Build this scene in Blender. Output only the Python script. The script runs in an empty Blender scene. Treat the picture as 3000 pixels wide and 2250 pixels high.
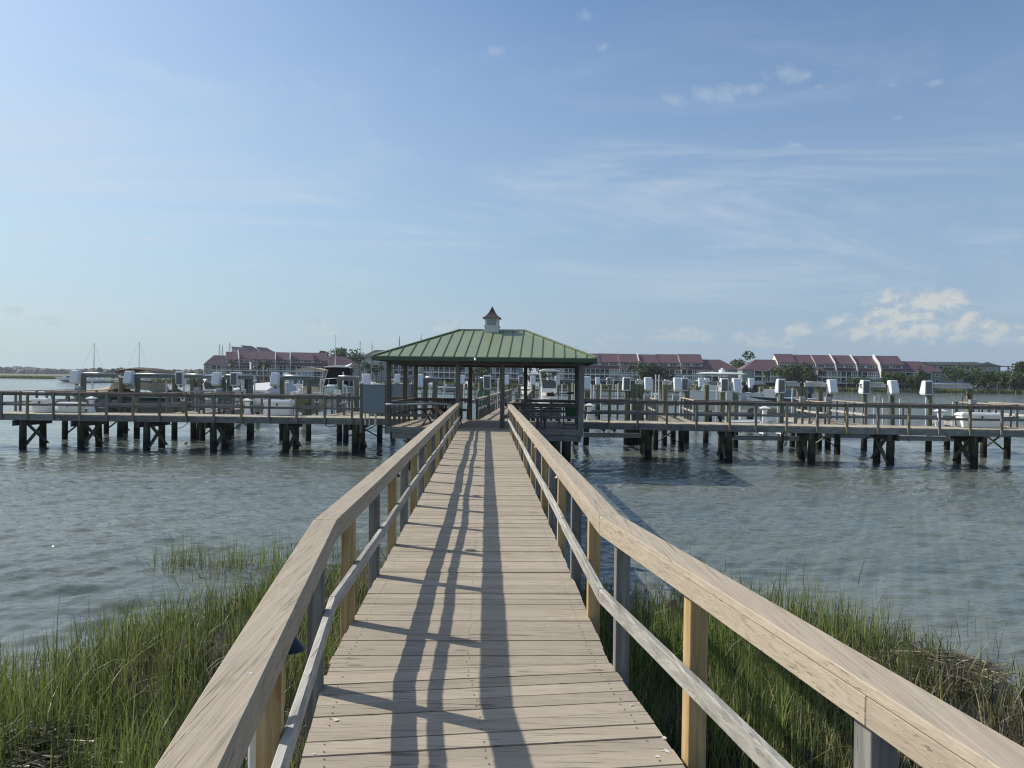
import bpy, math, random
import numpy as np
from mathutils import Vector, Matrix
random.seed(7); rng = np.random.default_rng(7)
R_ = math.radians
C = bpy.context.scene.collection
SC = bpy.context.scene

# ------------------------------------------------------------------ camera
F = 2200.0; CAMZ = 3.38; PITCH = 0.42; ROLL = 0.716
cam_d = bpy.data.cameras.new('camera'); cam = bpy.data.objects.new('camera', cam_d); C.objects.link(cam)
cam_d.sensor_width = 36.0; cam_d.lens = 36.0 * F / 3000.0; cam_d.clip_start = 0.05; cam_d.clip_end = 12000
RM = (Matrix.Rotation(R_(90 - PITCH), 3, 'X') @ Matrix.Rotation(R_(ROLL), 3, 'Z'))
cam.matrix_world = Matrix.Translation((0, 0, CAMZ)) @ RM.to_4x4()
SC.camera = cam
SC.render.resolution_x, SC.render.resolution_y = 1024, 768
SC.cycles.use_denoising = True; SC.cycles.filter_width = 1.15
SC.cycles.max_bounces = 6; SC.cycles.diffuse_bounces = 3; SC.cycles.glossy_bounces = 3
SC.cycles.transparent_max_bounces = 8; SC.cycles.volume_bounces = 0
SC.cycles.caustics_reflective = False; SC.cycles.caustics_refractive = False
SC.view_settings.view_transform = 'Standard'; SC.view_settings.look = 'None'
SC.view_settings.exposure = EXPOSURE = 0.3; SC.view_settings.gamma = 1.0

# ------------------------------------------------------------------ node helper
def nd(nt, typ, props=None, **ins):
    n = nt.nodes.new(typ)
    for k, v in (props or {}).items(): setattr(n, k, v)
    for k, v in ins.items():
        key = int(k[1:]) if k[0] == 'i' and k[1:].isdigit() else k.replace('_', ' ')
        s = n.inputs[key]
        if isinstance(v, bpy.types.NodeSocket): nt.links.new(v, s)
        else: s.default_value = v
    return n
def mth(nt, op, a, b=0.0, c=None, clamp=False):
    n = nt.nodes.new('ShaderNodeMath'); n.operation = op; n.use_clamp = clamp
    for i, v in enumerate((a, b, c)):
        if v is None: continue
        if isinstance(v, bpy.types.NodeSocket): nt.links.new(v, n.inputs[i])
        else: n.inputs[i].default_value = v
    return n.outputs[0]
def mapr(nt, v, a, b, c=0.0, d=1.0, smooth=True):
    n = nt.nodes.new('ShaderNodeMapRange'); n.interpolation_type = 'SMOOTHSTEP' if smooth else 'LINEAR'
    nt.links.new(v, n.inputs[0])
    for i, x in enumerate((a, b, c, d)): n.inputs[i + 1].default_value = x
    return n.outputs[0]
def mixc(nt, f, a, b, blend='MIX'):
    n = nt.nodes.new('ShaderNodeMix'); n.data_type = 'RGBA'; n.blend_type = blend
    for i, v in ((0, f), (6, a), (7, b)):
        if isinstance(v, bpy.types.NodeSocket): nt.links.new(v, n.inputs[i])
        elif i == 0: n.inputs[0].default_value = v
        else: n.inputs[i].default_value = (*v, 1)[:4]
    return n.outputs[2]

# ------------------------------------------------------------------ sky and sun
SUN_AZ, SUN_EL = -66.0, 37.5       # degrees right of +Y, degrees up
world = bpy.data.worlds.new('World'); SC.world = world; world.use_nodes = True
wt = world.node_tree; wt.nodes.clear()
sky = nd(wt, 'ShaderNodeTexSky', dict(sky_type='NISHITA', sun_disc=False, sun_elevation=R_(SUN_EL),
         sun_rotation=R_(SUN_AZ), altitude=0, air_density=1.0, dust_density=1.0, ozone_density=5.5))
tc = nd(wt, 'ShaderNodeTexCoord'); sep = nd(wt, 'ShaderNodeSeparateXYZ', i0=tc.outputs['Generated'])
dx, dy, dz = sep.outputs
az = mth(wt, 'ARCTAN2', dx, dy)
el = mth(wt, 'ARCSINE', dz)
# high thin cirrus: a sheet seen in perspective
zz = mth(wt, 'ADD', mth(wt, 'MAXIMUM', dz, 0.0), 0.12)
cxy = nd(wt, 'ShaderNodeCombineXYZ', i0=mth(wt, 'DIVIDE', dx, zz), i1=mth(wt, 'DIVIDE', dy, zz), i2=0.0).outputs[0]
mp = nd(wt, 'ShaderNodeMapping', i0=cxy); mp.inputs['Rotation'].default_value = (0, 0, R_(-24)); mp.inputs['Scale'].default_value = (0.62, 1.1, 1)
ci = nd(wt, 'ShaderNodeTexNoise', i0=mp.outputs[0], Scale=0.8, Detail=10.0, Roughness=0.66, Distortion=1.5)
mp2 = nd(wt, 'ShaderNodeMapping', i0=cxy); mp2.inputs['Location'].default_value = (3.1, 7.7, 0); mp2.inputs['Scale'].default_value = (0.6, 0.8, 1)
ci2 = nd(wt, 'ShaderNodeTexNoise', i0=mp2.outputs[0], Scale=0.55, Detail=3.0, Roughness=0.5)
cir = mth(wt, 'MULTIPLY', mapr(wt, ci.outputs[0], 0.42, 0.68), mapr(wt, ci2.outputs[0], 0.34, 0.60))
cir = mth(wt, 'MULTIPLY', cir, mapr(wt, el, 0.02, 0.14))
veil = mth(wt, 'MULTIPLY', mapr(wt, az, 0.15, -0.75), mapr(wt, el, 0.04, 0.35))      # thicker cirrus veil on the sun's side
# cumulus banks: (azimuth, elevation, half width, half height) in degrees
def pxang(px, py): return math.atan((px - 1500) / F), math.atan((1090 + 0.0125 * px - py) / F * math.cos(math.atan((px - 1500) / F)))
CU = [(2620, 905, 90, 62), (2700, 900, 70, 50), (2785, 890, 45, 45), (2520, 960, 120, 40), (2690, 965, 190, 50), (2820, 950, 70, 40), (2940, 985, 80, 35),
      (2230, 1000, 110, 34), (2330, 968, 40, 24), (2020, 985, 70, 30), (1930, 985, 50, 34), (1790, 995, 60, 25),
      (920, 962, 40, 40), (985, 972, 48, 34), (1300, 950, 60, 28), (1360, 962, 40, 24), (700, 1015, 50, 16),
      (45, 912, 42, 17), (140, 940, 50, 18), (310, 940, 18, 10), (1640, 985, 45, 18), (1160, 990, 40, 16)]
nz = nd(wt, 'ShaderNodeTexNoise', i0=nd(wt, 'ShaderNodeCombineXYZ', i0=mth(wt, 'MULTIPLY', az, 26), i1=mth(wt, 'MULTIPLY', el, 34), i2=0.0).outputs[0],
        Scale=1.6, Detail=8.0, Roughness=0.55, Distortion=0.3).outputs[0]
nzu = nd(wt, 'ShaderNodeTexNoise', i0=nd(wt, 'ShaderNodeCombineXYZ', i0=mth(wt, 'ADD', mth(wt, 'MULTIPLY', az, 26), 0.14), i1=mth(wt, 'ADD', mth(wt, 'MULTIPLY', el, 34), -0.22), i2=0.0).outputs[0],
        Scale=1.6, Detail=8.0, Roughness=0.55, Distortion=0.3).outputs[0]
fld = None
for (px, py, w, h) in CU:
    a0, e0 = pxang(px, py)
    u = mth(wt, 'MULTIPLY', mth(wt, 'SUBTRACT', az, a0), F / w); v = mth(wt, 'MULTIPLY', mth(wt, 'SUBTRACT', el, e0), F / h)
    q = mth(wt, 'SUBTRACT', 1.0, mth(wt, 'SQRT', mth(wt, 'ADD', mth(wt, 'MULTIPLY', u, u), mth(wt, 'MULTIPLY', v, v))))
    fld = q if fld is None else mth(wt, 'MAXIMUM', fld, q)
cum = mapr(wt, mth(wt, 'ADD', fld, mth(wt, 'MULTIPLY', mth(wt, 'SUBTRACT', nz, 0.5), 1.45)), 0.0, 0.55)
cum = mth(wt, 'MULTIPLY', cum, mapr(wt, fld, -0.35, 0.05))
cum = mth(wt, 'MULTIPLY', cum, mapr(wt, el, 0.012, 0.075))
lit = mapr(wt, mth(wt, 'ADD', mth(wt, 'SUBTRACT', nz, nzu), mth(wt, 'MULTIPLY', el, 0.6)), -0.09, 0.17)
rb = mapr(wt, az, 0.12, 0.5)
# small wisps high on the right
WI = [(2080, 285, 110, 35), (1960, 290, 60, 22), (2160, 265, 70, 22), (2350, 225, 60, 16), (2290, 215, 70, 22), (2385, 255, 22, 10), (2600, 250, 22, 10), (2720, 245, 25, 9), (1705, 50, 26, 18), (1760, 140, 22, 14), (1430, 155, 40, 18), (2620, 345, 22, 12), (2310, 430, 35, 10)]
wf = None
for (px, py, w, h) in WI:
    a0, e0 = pxang(px, py)
    u = mth(wt, 'MULTIPLY', mth(wt, 'SUBTRACT', az, a0), F / w * 0.8); v = mth(wt, 'MULTIPLY', mth(wt, 'SUBTRACT', el, e0), F / h * 0.8)
    q = mth(wt, 'SUBTRACT', 1.0, mth(wt, 'SQRT', mth(wt, 'ADD', mth(wt, 'MULTIPLY', u, u), mth(wt, 'MULTIPLY', v, v))))
    wf = q if wf is None else mth(wt, 'MAXIMUM', wf, q)
wis = mapr(wt, mth(wt, 'ADD', wf, mth(wt, 'MULTIPLY', mth(wt, 'SUBTRACT', nz, 0.5), 3.0)), 0.1, 1.3)
wis = mth(wt, 'MULTIPLY', wis, mapr(wt, wf, -0.5, 0.3))
SKYW = 9.0
skc = sky.outputs[0]
hz = mapr(wt, el, 0.46, 0.0, 0.04, 0.90, False)                                        # pale humid air low in the sky
hcol = mixc(wt, mapr(wt, az, 0.45, -0.6), (2.25, 3.0, 4.15), (3.0, 3.95, 4.75))
col = mixc(wt, hz, skc, hcol)
col = mixc(wt, mth(wt, 'MULTIPLY', mth(wt, 'MULTIPLY', cir, 0.66), mapr(wt, az, 0.75, -0.3, 0.38, 1.0)), col, (4.2, 4.7, 5.5))
col = mixc(wt, mth(wt, 'MULTIPLY', veil, 0.16), col, (4.6, 5.4, 6.2))
ccol = mixc(wt, lit, (2.7, 3.35, 4.3), (4.5, 4.55, 4.45))
col = mixc(wt, mth(wt, 'MULTIPLY', cum, mth(wt, 'ADD', 0.26, mth(wt, 'MULTIPLY', rb, 0.46))), col, ccol)
col = mixc(wt, mth(wt, 'MULTIPLY', wis, 0.22), col, (4.6, 5.0, 5.6))
col = mixc(wt, 1.0, col, (1.0, 0.995, 0.945), 'MULTIPLY')
bg = nd(wt, 'ShaderNodeBackground', Color=col, Strength=0.12)
nd(wt, 'ShaderNodeOutputWorld', Surface=bg.outputs[0])

sun_d = bpy.data.lights.new('sun', 'SUN'); sun_d.energy = 4.0; sun_d.angle = R_(0.53); sun_d.color = (1.0, 0.93, 0.82)
sun = bpy.data.objects.new('sun', sun_d); C.objects.link(sun)
sv = Vector((math.sin(R_(SUN_AZ)) * math.cos(R_(SUN_EL)), math.cos(R_(SUN_AZ)) * math.cos(R_(SUN_EL)), math.sin(R_(SUN_EL))))
sun.rotation_euler = sv.to_track_quat('Z', 'Y').to_euler(); sun.location = (-40, 20, 40)

# ------------------------------------------------------------------ measuring helpers
def ray(px, py): return RM @ Vector(((px - 1500) / F, (1125 - py) / F, -1))
def W(px, py, z):
    r = ray(px, py); t = (z - CAMZ) / r.z
    return Vector((r.x * t, r.y * t, z))
def Dp(px, py, d):
    r = ray(px, py); t = d / r.y
    return Vector((r.x * t, d, CAMZ + r.z * t))
def X(px, d): return (px - 1500) / F * d
def Z(px, py, d): return CAMZ + (1090 + 0.0125 * px - py) * d / F

# ------------------------------------------------------------------ object helpers
ORG = {}
def tag(o, label=None, cat=None, group=None, kind=None):
    if label: o['label'] = label
    if cat: o['category'] = cat
    if group: o['group'] = group
    if kind: o['kind'] = kind
    return o
def thing(name, label, cat, loc=(0, 0, 0), rz=0.0, group=None):
    o = bpy.data.objects.new(name, None); C.objects.link(o); o.location = loc; o.rotation_euler = (0, 0, rz)
    o.empty_display_size = 0.3
    ORG[o.name] = Vector(loc); return tag(o, label, cat, group)
def kids(o): return [c for c in bpy.data.objects if c.parent == o]
def copy_tree(o, parent=None):
    c = o.copy(); C.objects.link(c); c.parent = parent
    for ch in list(o.children): copy_tree(ch, c)
    return c
class MB:
    def __init__(s): s.v = []; s.f = []; s.r = []; s.m = []
    def add(s, pts, faces, r=None, m=0):
        b = len(s.v); r = random.random() if r is None else r
        s.v += [tuple(p) for p in pts]
        for f in faces: s.f.append([b + i for i in f]); s.r.append(r); s.m.append(m)
    def hexa(s, p, r=None, m=0):
        s.add(p, [(0, 3, 2, 1), (4, 5, 6, 7), (0, 1, 5, 4), (1, 2, 6, 5), (2, 3, 7, 6), (3, 0, 4, 7)], r, m)
    def box(s, c, sz, ax=None, r=None, m=0):
        c = Vector(c); a = ax or (Vector((1, 0, 0)), Vector((0, 1, 0)), Vector((0, 0, 1)))
        hx, hy, hz = [Vector(a[i]) * (sz[i] / 2) for i in range(3)]
        s.hexa([c - hx - hy - hz, c + hx - hy - hz, c + hx + hy - hz, c - hx + hy - hz, c - hx - hy + hz, c + hx - hy + hz, c + hx + hy + hz, c - hx + hy + hz], r, m)
    def span(s, x0, x1, y0, y1, z0, z1, r=None, m=0):
        s.box(((x0 + x1) / 2, (y0 + y1) / 2, (z0 + z1) / 2), (abs(x1 - x0), abs(y1 - y0), abs(z1 - z0)), None, r, m)
    def bar(s, p0, p1, w, h, up=(0, 0, 1), r=None, m=0):
        p0 = Vector(p0); p1 = Vector(p1); a = (p1 - p0); L = a.length; a = a / L; u = Vector(up)
        sd = a.cross(u)
        if sd.length < 1e-4: sd = a.cross(Vector((1, 0, 0)))
        sd.normalize(); u = sd.cross(a).normalized()
        s.box((p0 + p1) / 2, (L, w, h), (a, sd, u), r, m)
    def tube(s, pts, rad, n=8, caps=True, r=None, m=0):
        pts = [Vector(p) for p in pts]; k = len(pts); rad = rad if isinstance(rad, (list, tuple)) else [rad] * k
        P = []; ref = None
        for i, p in enumerate(pts):
            t = (pts[min(i + 1, k - 1)] - pts[max(i - 1, 0)]).normalized()
            if ref is None: ref = Vector((0, 0, 1)) if abs(t.z) < 0.9 else Vector((1, 0, 0))
            a = (ref - t * ref.dot(t)).normalized(); b = t.cross(a); ref = a
            P += [p + (a * math.cos(2 * math.pi * j / n) + b * math.sin(2 * math.pi * j / n)) * rad[i] for j in range(n)]
        fs = [(i * n + j, i * n + (j + 1) % n, (i + 1) * n + (j + 1) % n, (i + 1) * n + j) for i in range(k - 1) for j in range(n)]
        if caps: fs += [tuple(range(n))[::-1], tuple((k - 1) * n + j for j in range(n))]
        s.add(P, fs, r, m)
    def lathe(s, c, prof, n=16, r=None, m=0, square=False):
        c = Vector(c); P = []; k = len(prof); off = math.pi / 4 if square else 0
        for (rr, z) in prof: P += [c + Vector((rr * math.cos(2 * math.pi * j / n + off), rr * math.sin(2 * math.pi * j / n + off), z)) for j in range(n)]
        fs = [(i * n + j, i * n + (j + 1) % n, (i + 1) * n + (j + 1) % n, (i + 1) * n + j) for i in range(k - 1) for j in range(n)]
        fs += [tuple(range(n))[::-1], tuple((k - 1) * n + j for j in range(n))]
        s.add(P, fs, r, m)
    def loft(s, secs, ring=False, ends=True, r=None, m=0):
        n = len(secs[0]); P = [p for q in secs for p in q]; e = n if ring else n - 1
        fs = [(i * n + j, i * n + (j + 1) % n, (i + 1) * n + (j + 1) % n, (i + 1) * n + j) for i in range(len(secs) - 1) for j in range(e)]
        if ends: fs += [tuple(range(n))[::-1], tuple((len(secs) - 1) * n + j for j in range(n))]
        s.add(P, fs, r, m)
    def build(s, name, mat, parent=None, smooth=False, bevel=0, local=False, sub=None):
        me = bpy.data.meshes.new(name); o = bpy.data.objects.new(name, me); C.objects.link(o)
        org = Vector((0, 0, 0))
        if parent is not None:
            o.parent = parent
            if not local: org = ORG.get(parent.name, org)
        ORG[o.name] = org
        vv = [(p[0] - org.x, p[1] - org.y, p[2] - org.z) for p in s.v]
        me.from_pydata(vv, [], s.f)
        at = me.attributes.new('rnd', 'FLOAT', 'FACE'); at.data.foreach_set('value', s.r)
        for mt in (mat if isinstance(mat, (list, tuple)) else [mat]): me.materials.append(mt)
        if isinstance(mat, (list, tuple)): me.polygons.foreach_set('material_index', s.m)
        if smooth:
            me.polygons.foreach_set('use_smooth', [True] * len(s.f))
            if smooth != True: me.set_sharp_from_angle(angle=R_(smooth))
        me.update()
        if bevel:
            b = o.modifiers.new('bevel', 'BEVEL'); b.width = bevel; b.segments = 1; b.limit_method = 'ANGLE'
        return o
def npmesh(name, V, Fq, mat, rnd=None, parent=None, smooth=False):
    me = bpy.data.meshes.new(name); o = bpy.data.objects.new(name, me); C.objects.link(o)
    nv, nf, k = len(V), len(Fq), Fq.shape[1]
    me.vertices.add(nv); me.vertices.foreach_set('co', V.astype(np.float32).ravel())
    me.loops.add(nf * k); me.loops.foreach_set('vertex_index', Fq.astype(np.int32).ravel())
    me.polygons.add(nf); me.polygons.foreach_set('loop_start', np.arange(nf, dtype=np.int32) * k)
    me.update(calc_edges=True)
    if rnd is not None:
        at = me.attributes.new('rnd', 'FLOAT', 'FACE'); at.data.foreach_set('value', rnd.astype(np.float32))
    if smooth: me.polygons.foreach_set('use_smooth', [True] * nf)
    me.materials.append(mat)
    if parent is not None: o.parent = parent
    return o

# ------------------------------------------------------------------ materials
def newmat(name):
    m = bpy.data.materials.new(name); m.use_nodes = True; nt = m.node_tree
    return m, nt, nt.nodes['Principled BSDF']
def wood(name, ca, cb, axis='Y', rough=0.75, bump=0.4, crack=0.5, crackcol=None, tone=0.3, stretch=26, mold=None, knots=0.0, check=0.0):
    """grain runs along AXIS of world space; rnd (one value per board) shifts tone and pattern"""
    m, nt, bs = newmat(name)
    g = nd(nt, 'ShaderNodeNewGeometry'); at = nd(nt, 'ShaderNodeAttribute', dict(attribute_name='rnd'))
    off = nd(nt, 'ShaderNodeVectorMath', dict(operation='SCALE'), i0=(37.0, 91.0, 53.0)); nt.links.new(at.outputs['Fac'], off.inputs['Scale'])
    p = nd(nt, 'ShaderNodeVectorMath', dict(operation='ADD'), i0=g.outputs['Position'], i1=off.outputs[0])
    sc = {'X': (1.1, stretch, stretch), 'Y': (stretch, 1.1, stretch), 'Z': (stretch, stretch, 1.1)}[axis]
    mp = nd(nt, 'ShaderNodeMapping', i0=p.outputs[0]); mp.inputs['Scale'].default_value = sc
    n1 = nd(nt, 'ShaderNodeTexNoise', i0=mp.outputs[0], Scale=1.0, Detail=5.0, Roughness=0.6, Distortion=0.8)
    n2 = nd(nt, 'ShaderNodeTexNoise', i0=mp.outputs[0], Scale=3.3, Detail=4.0, Roughness=0.6, Distortion=0.4)
    n3 = nd(nt, 'ShaderNodeTexNoise', i0=p.outputs[0], Scale=2.3, Detail=4.0, Roughness=0.6)
    c = mixc(nt, mapr(nt, n1.outputs[0], 0.3, 0.7), ca, cb)
    cr = mapr(nt, n2.outputs[0], 0.62, 0.75)
    c = mixc(nt, mth(nt, 'MULTIPLY', cr, crack), c, crackcol or tuple(x * 0.35 for x in ca))
    t = mth(nt, 'ADD', 1.0 - tone / 2, mth(nt, 'MULTIPLY', at.outputs['Fac'], tone))
    t = mth(nt, 'MULTIPLY', t, mth(nt, 'ADD', 0.82, mth(nt, 'MULTIPLY', n3.outputs[0], 0.36)))
    if mold:
        c = mixc(nt, mth(nt, 'MULTIPLY', mapr(nt, n3.outputs[0], 0.52, 0.72), mold[3]), c, mold[:3])
    if check:      # fine dark checks along the grain
        mq = nd(nt, 'ShaderNodeMapping', i0=p.outputs[0]); mq.inputs['Scale'].default_value = {'X': (2.2, 75, 75), 'Y': (75, 2.2, 75), 'Z': (75, 75, 2.2)}[axis]
        n4 = nd(nt, 'ShaderNodeTexNoise', i0=mq.outputs[0], Scale=1.0, Detail=3.0, Roughness=0.55, Distortion=0.3)
        n5 = nd(nt, 'ShaderNodeTexNoise', i0=p.outputs[0], Scale=3.1, Detail=2.0)
        ck = mth(nt, 'MULTIPLY', mapr(nt, n4.outputs[0], 0.56, 0.66), mapr(nt, n5.outputs[0], 0.38, 0.62, 0.25, 1.0))
        c = mixc(nt, mth(nt, 'MULTIPLY', ck, check), c, crackcol or tuple(x * 0.35 for x in ca))
    if knots:
        mk = nd(nt, 'ShaderNodeMapping', i0=p.outputs[0]); mk.inputs['Scale'].default_value = {'X': (1.6, 5, 5), 'Y': (5, 1.6, 5), 'Z': (5, 5, 1.6)}[axis]
        vo = nd(nt, 'ShaderNodeTexVoronoi', i0=mk.outputs[0], Scale=1.0)
        c = mixc(nt, mth(nt, 'MULTIPLY', mapr(nt, vo.outputs['Distance'], 0.13, 0.06), knots), c, crackcol or tuple(x * 0.35 for x in ca))
    tt = nd(nt, 'ShaderNodeCombineColor', i0=t, i1=t, i2=t).outputs[0]
    c = mixc(nt, 1.0, c, tt, 'MULTIPLY')
    nt.links.new(c, bs.inputs['Base Color']); bs.inputs['Roughness'].default_value = rough
    bs.inputs['Specular IOR Level'].default_value = 0.25
    h = mth(nt, 'ADD', n1.outputs[0], mth(nt, 'MULTIPLY', cr, -0.8))
    b = nd(nt, 'ShaderNodeBump', Strength=bump, Distance=0.006, Height=h); nt.links.new(b.outputs[0], bs.inputs['Normal'])
    return m
def plain(name, col, rough=0.5, var=0.12, scale=4.0, metal=0.0, spec=0.4, dirt=None, bump=0.0):
    m, nt, bs = newmat(name)
    g = nd(nt, 'ShaderNodeNewGeometry')
    n = nd(nt, 'ShaderNodeTexNoise', i0=g.outputs['Position'], Scale=scale, Detail=5.0, Roughness=0.6)
    c = mixc(nt, n.outputs[0], tuple(x * (1 - var) for x in col), tuple(min(1, x * (1 + var)) for x in col))
    if dirt:
        n2 = nd(nt, 'ShaderNodeTexNoise', i0=g.outputs['Position'], Scale=scale * 2.7, Detail=6.0, Roughness=0.7)
        c = mixc(nt, mth(nt, 'MULTIPLY', mapr(nt, n2.outputs[0], 0.52, 0.75), dirt[3]), c, dirt[:3])
    nt.links.new(c, bs.inputs['Base Color'])
    bs.inputs['Roughness'].default_value = rough; bs.inputs['Metallic'].default_value = metal; bs.inputs['Specular IOR Level'].default_value = spec
    if bump:
        b = nd(nt, 'ShaderNodeBump', Strength=bump, Distance=0.02, Height=n.outputs[0]); nt.links.new(b.outputs[0], bs.inputs['Normal'])
    return m
def pile_mat():
    """treated round pile: green-grey above, black with weed and barnacles in the tidal zone"""
    m, nt, bs = newmat('treated_pile')
    g = nd(nt, 'ShaderNodeNewGeometry'); sp = nd(nt, 'ShaderNodeSeparateXYZ', i0=g.outputs['Position'])
    mp = nd(nt, 'ShaderNodeMapping', i0=g.outputs['Position']); mp.inputs['Scale'].default_value = (9, 9, 0.8)
    n = nd(nt, 'ShaderNodeTexNoise', i0=mp.outputs[0], Scale=1.6, Detail=6.0, Roughness=0.65)
    n2 = nd(nt, 'ShaderNodeTexNoise', i0=g.outputs['Position'], Scale=1.3, Detail=5.0, Roughness=0.6)
    n3 = nd(nt, 'ShaderNodeTexNoise', i0=g.outputs['Position'], Scale=38.0, Detail=3.0)
    at = nd(nt, 'ShaderNodeAttribute', dict(attribute_name='rnd'))
    a = mixc(nt, mapr(nt, n.outputs[0], 0.3, 0.7), (0.06, 0.088, 0.058), (0.205, 0.225, 0.155))
    a = mixc(nt, mapr(nt, mth(nt, 'ADD', n2.outputs[0], mth(nt, 'MULTIPLY', at.outputs['Fac'], 0.3)), 0.5, 0.9), a, (0.19, 0.17, 0.12))
    lo = mixc(nt, mapr(nt, n3.outputs[0], 0.55, 0.75), (0.014, 0.014, 0.012), (0.05, 0.05, 0.042))
    gr = mixc(nt, n.outputs[0], (0.02, 0.035, 0.018), (0.05, 0.07, 0.035))
    zt = mth(nt, 'ADD', sp.outputs[2], mth(nt, 'MULTIPLY', mth(nt, 'SUBTRACT', n2.outputs[0], 0.5), 0.5))
    c = mixc(nt, mapr(nt, zt, 0.38, 0.62), lo, gr); c = mixc(nt, mapr(nt, zt, 0.75, 1.35), c, a)
    nt.links.new(c, bs.inputs['Base Color']); bs.inputs['Roughness'].default_value = 0.8; bs.inputs['Specular IOR Level'].default_value = 0.3
    b = nd(nt, 'ShaderNodeBump', Strength=0.6, Distance=0.02, Height=mth(nt, 'ADD', n.outputs[0], mth(nt, 'MULTIPLY', n3.outputs[0], mapr(nt, sp.outputs[2], 0.6, 0.4))))
    nt.links.new(b.outputs[0], bs.inputs['Normal']); return m
M = {}
TAN_A, TAN_B = (0.355, 0.304, 0.235), (0.412, 0.356, 0.276)
M['deck'] = wood('painted_deck', TAN_A, TAN_B, 'X', 0.8, 0.6, 0.4, (0.09, 0.075, 0.065), 0.22, 48, (0.26, 0.235, 0.205, 0.5), 0.5, 0.8)
M['cap'] = wood('painted_cap', (0.385, 0.322, 0.242), (0.44, 0.375, 0.288), 'Y', 0.75, 0.9, 0.45, (0.17, 0.135, 0.105), 0.16, 30, (0.27, 0.24, 0.20, 0.45), 0.55, 0.6)
M['grey'] = wood('weathered_board_y', (0.27, 0.26, 0.235), (0.50, 0.485, 0.44), 'Y', 0.85, 0.9, 0.8, (0.05, 0.05, 0.05), 0.3, 24, (0.13, 0.14, 0.12, 0.5))
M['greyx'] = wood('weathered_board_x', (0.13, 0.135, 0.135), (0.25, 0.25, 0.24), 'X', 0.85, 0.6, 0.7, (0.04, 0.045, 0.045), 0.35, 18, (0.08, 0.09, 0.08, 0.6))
M['greyz'] = wood('weathered_post', (0.12, 0.12, 0.115), (0.24, 0.235, 0.22), 'Z', 0.85, 0.7, 0.7, (0.035, 0.035, 0.035), 0.35, 20, (0.09, 0.105, 0.08, 0.6))
M['pine'] = wood('new_pine_post', (0.34, 0.225, 0.095), (0.50, 0.375, 0.20), 'Z', 0.7, 0.3, 0.5, (0.22, 0.11, 0.035), 0.35, 26, (0.24, 0.19, 0.11, 0.35), 0.7, 0.35)
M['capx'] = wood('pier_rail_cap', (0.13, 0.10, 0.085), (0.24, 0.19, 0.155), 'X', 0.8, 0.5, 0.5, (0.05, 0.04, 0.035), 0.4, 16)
M['pdeck'] = wood('pier_deck', (0.34, 0.305, 0.235), (0.46, 0.42, 0.33), 'Y', 0.8, 0.4, 0.5, (0.1, 0.08, 0.06), 0.3, 14)
M['col'] = wood('shaded_pavilion_timber', (0.075, 0.07, 0.06), (0.16, 0.15, 0.13), 'Z', 0.85, 0.6, 0.6, (0.03, 0.028, 0.025), 0.45, 18, (0.055, 0.06, 0.05, 0.6))  # timber colour darkened for the shade the columns stand in
M['colx'] = wood('shaded_pavilion_rail', (0.075, 0.072, 0.066), (0.16, 0.15, 0.14), 'X', 0.85, 0.6, 0.6, (0.03, 0.028, 0.025), 0.45, 18, (0.055, 0.06, 0.05, 0.6))  # rail and bench colour darkened for the pavilion shade
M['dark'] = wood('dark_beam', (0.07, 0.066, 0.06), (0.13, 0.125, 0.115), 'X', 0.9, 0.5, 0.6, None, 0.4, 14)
M['pile'] = pile_mat()
M['brace'] = wood('brace_board', (0.10, 0.13, 0.10), (0.24, 0.265, 0.205), 'Z', 0.9, 0.5, 0.6, None, 0.5, 10)
M['white'] = plain('white_plastic', (0.72, 0.74, 0.76), 0.35, 0.04, 2.0, dirt=(0.5, 0.48, 0.42, 0.25))
M['gel'] = plain('white_gelcoat', (0.82, 0.83, 0.82), 0.2, 0.04, 2.0)
M['pvc'] = plain('white_pvc', (0.66, 0.67, 0.64), 0.4, 0.08, 3.0, dirt=(0.35, 0.36, 0.30, 0.4))
M['alu'] = plain('aluminium', (0.62, 0.64, 0.65), 0.38, 0.06, 5.0, metal=0.85)
M['galv'] = plain('grey_steel_beam', (0.24, 0.26, 0.255), 0.65, 0.2, 3.0, metal=0.0, dirt=(0.14, 0.15, 0.13, 0.6))
M['wbeam'] = plain('white_beam', (0.62, 0.62, 0.60), 0.45, 0.1, 3.0, dirt=(0.2, 0.22, 0.18, 0.6))
M['greybox'] = plain('grey_enclosure', (0.30, 0.33, 0.34), 0.5, 0.06, 3.0)
M['panel'] = plain('blue_grey_panel', (0.20, 0.25, 0.28), 0.5, 0.05, 2.0)
M['black'] = plain('black_plastic', (0.015, 0.016, 0.02), 0.45, 0.2)
M['blackcloth'] = plain('black_canvas', (0.012, 0.012, 0.015), 0.9, 0.3)
M['rub'] = plain('dark_rubber', (0.03, 0.03, 0.03), 0.7, 0.2)
M['navy'] = plain('navy_metal', (0.018, 0.025, 0.05), 0.35, 0.1)
M['navyob'] = plain('navy_outboard', (0.03, 0.05, 0.09), 0.25, 0.1)
M['glass'] = plain('dark_glass', (0.02, 0.028, 0.035), 0.08, 0.2, spec=0.6)
M['tint'] = plain('tinted_windscreen', (0.10, 0.13, 0.14), 0.1, 0.1, spec=0.6)
M['tancloth'] = plain('tan_canvas', (0.45, 0.385, 0.28), 0.9, 0.15, 2.5, bump=0.4)
M['brncloth'] = plain('brown_canvas', (0.075, 0.06, 0.05), 0.9, 0.2, 2.5, bump=0.4)
M['greyhull'] = plain('grey_green_hull', (0.22, 0.235, 0.215), 0.25, 0.05)
M['darkhull'] = plain('charcoal_hull', (0.055, 0.065, 0.07), 0.2, 0.05)
M['sandhull'] = plain('sand_hull', (0.42, 0.36, 0.27), 0.25, 0.06)
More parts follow.
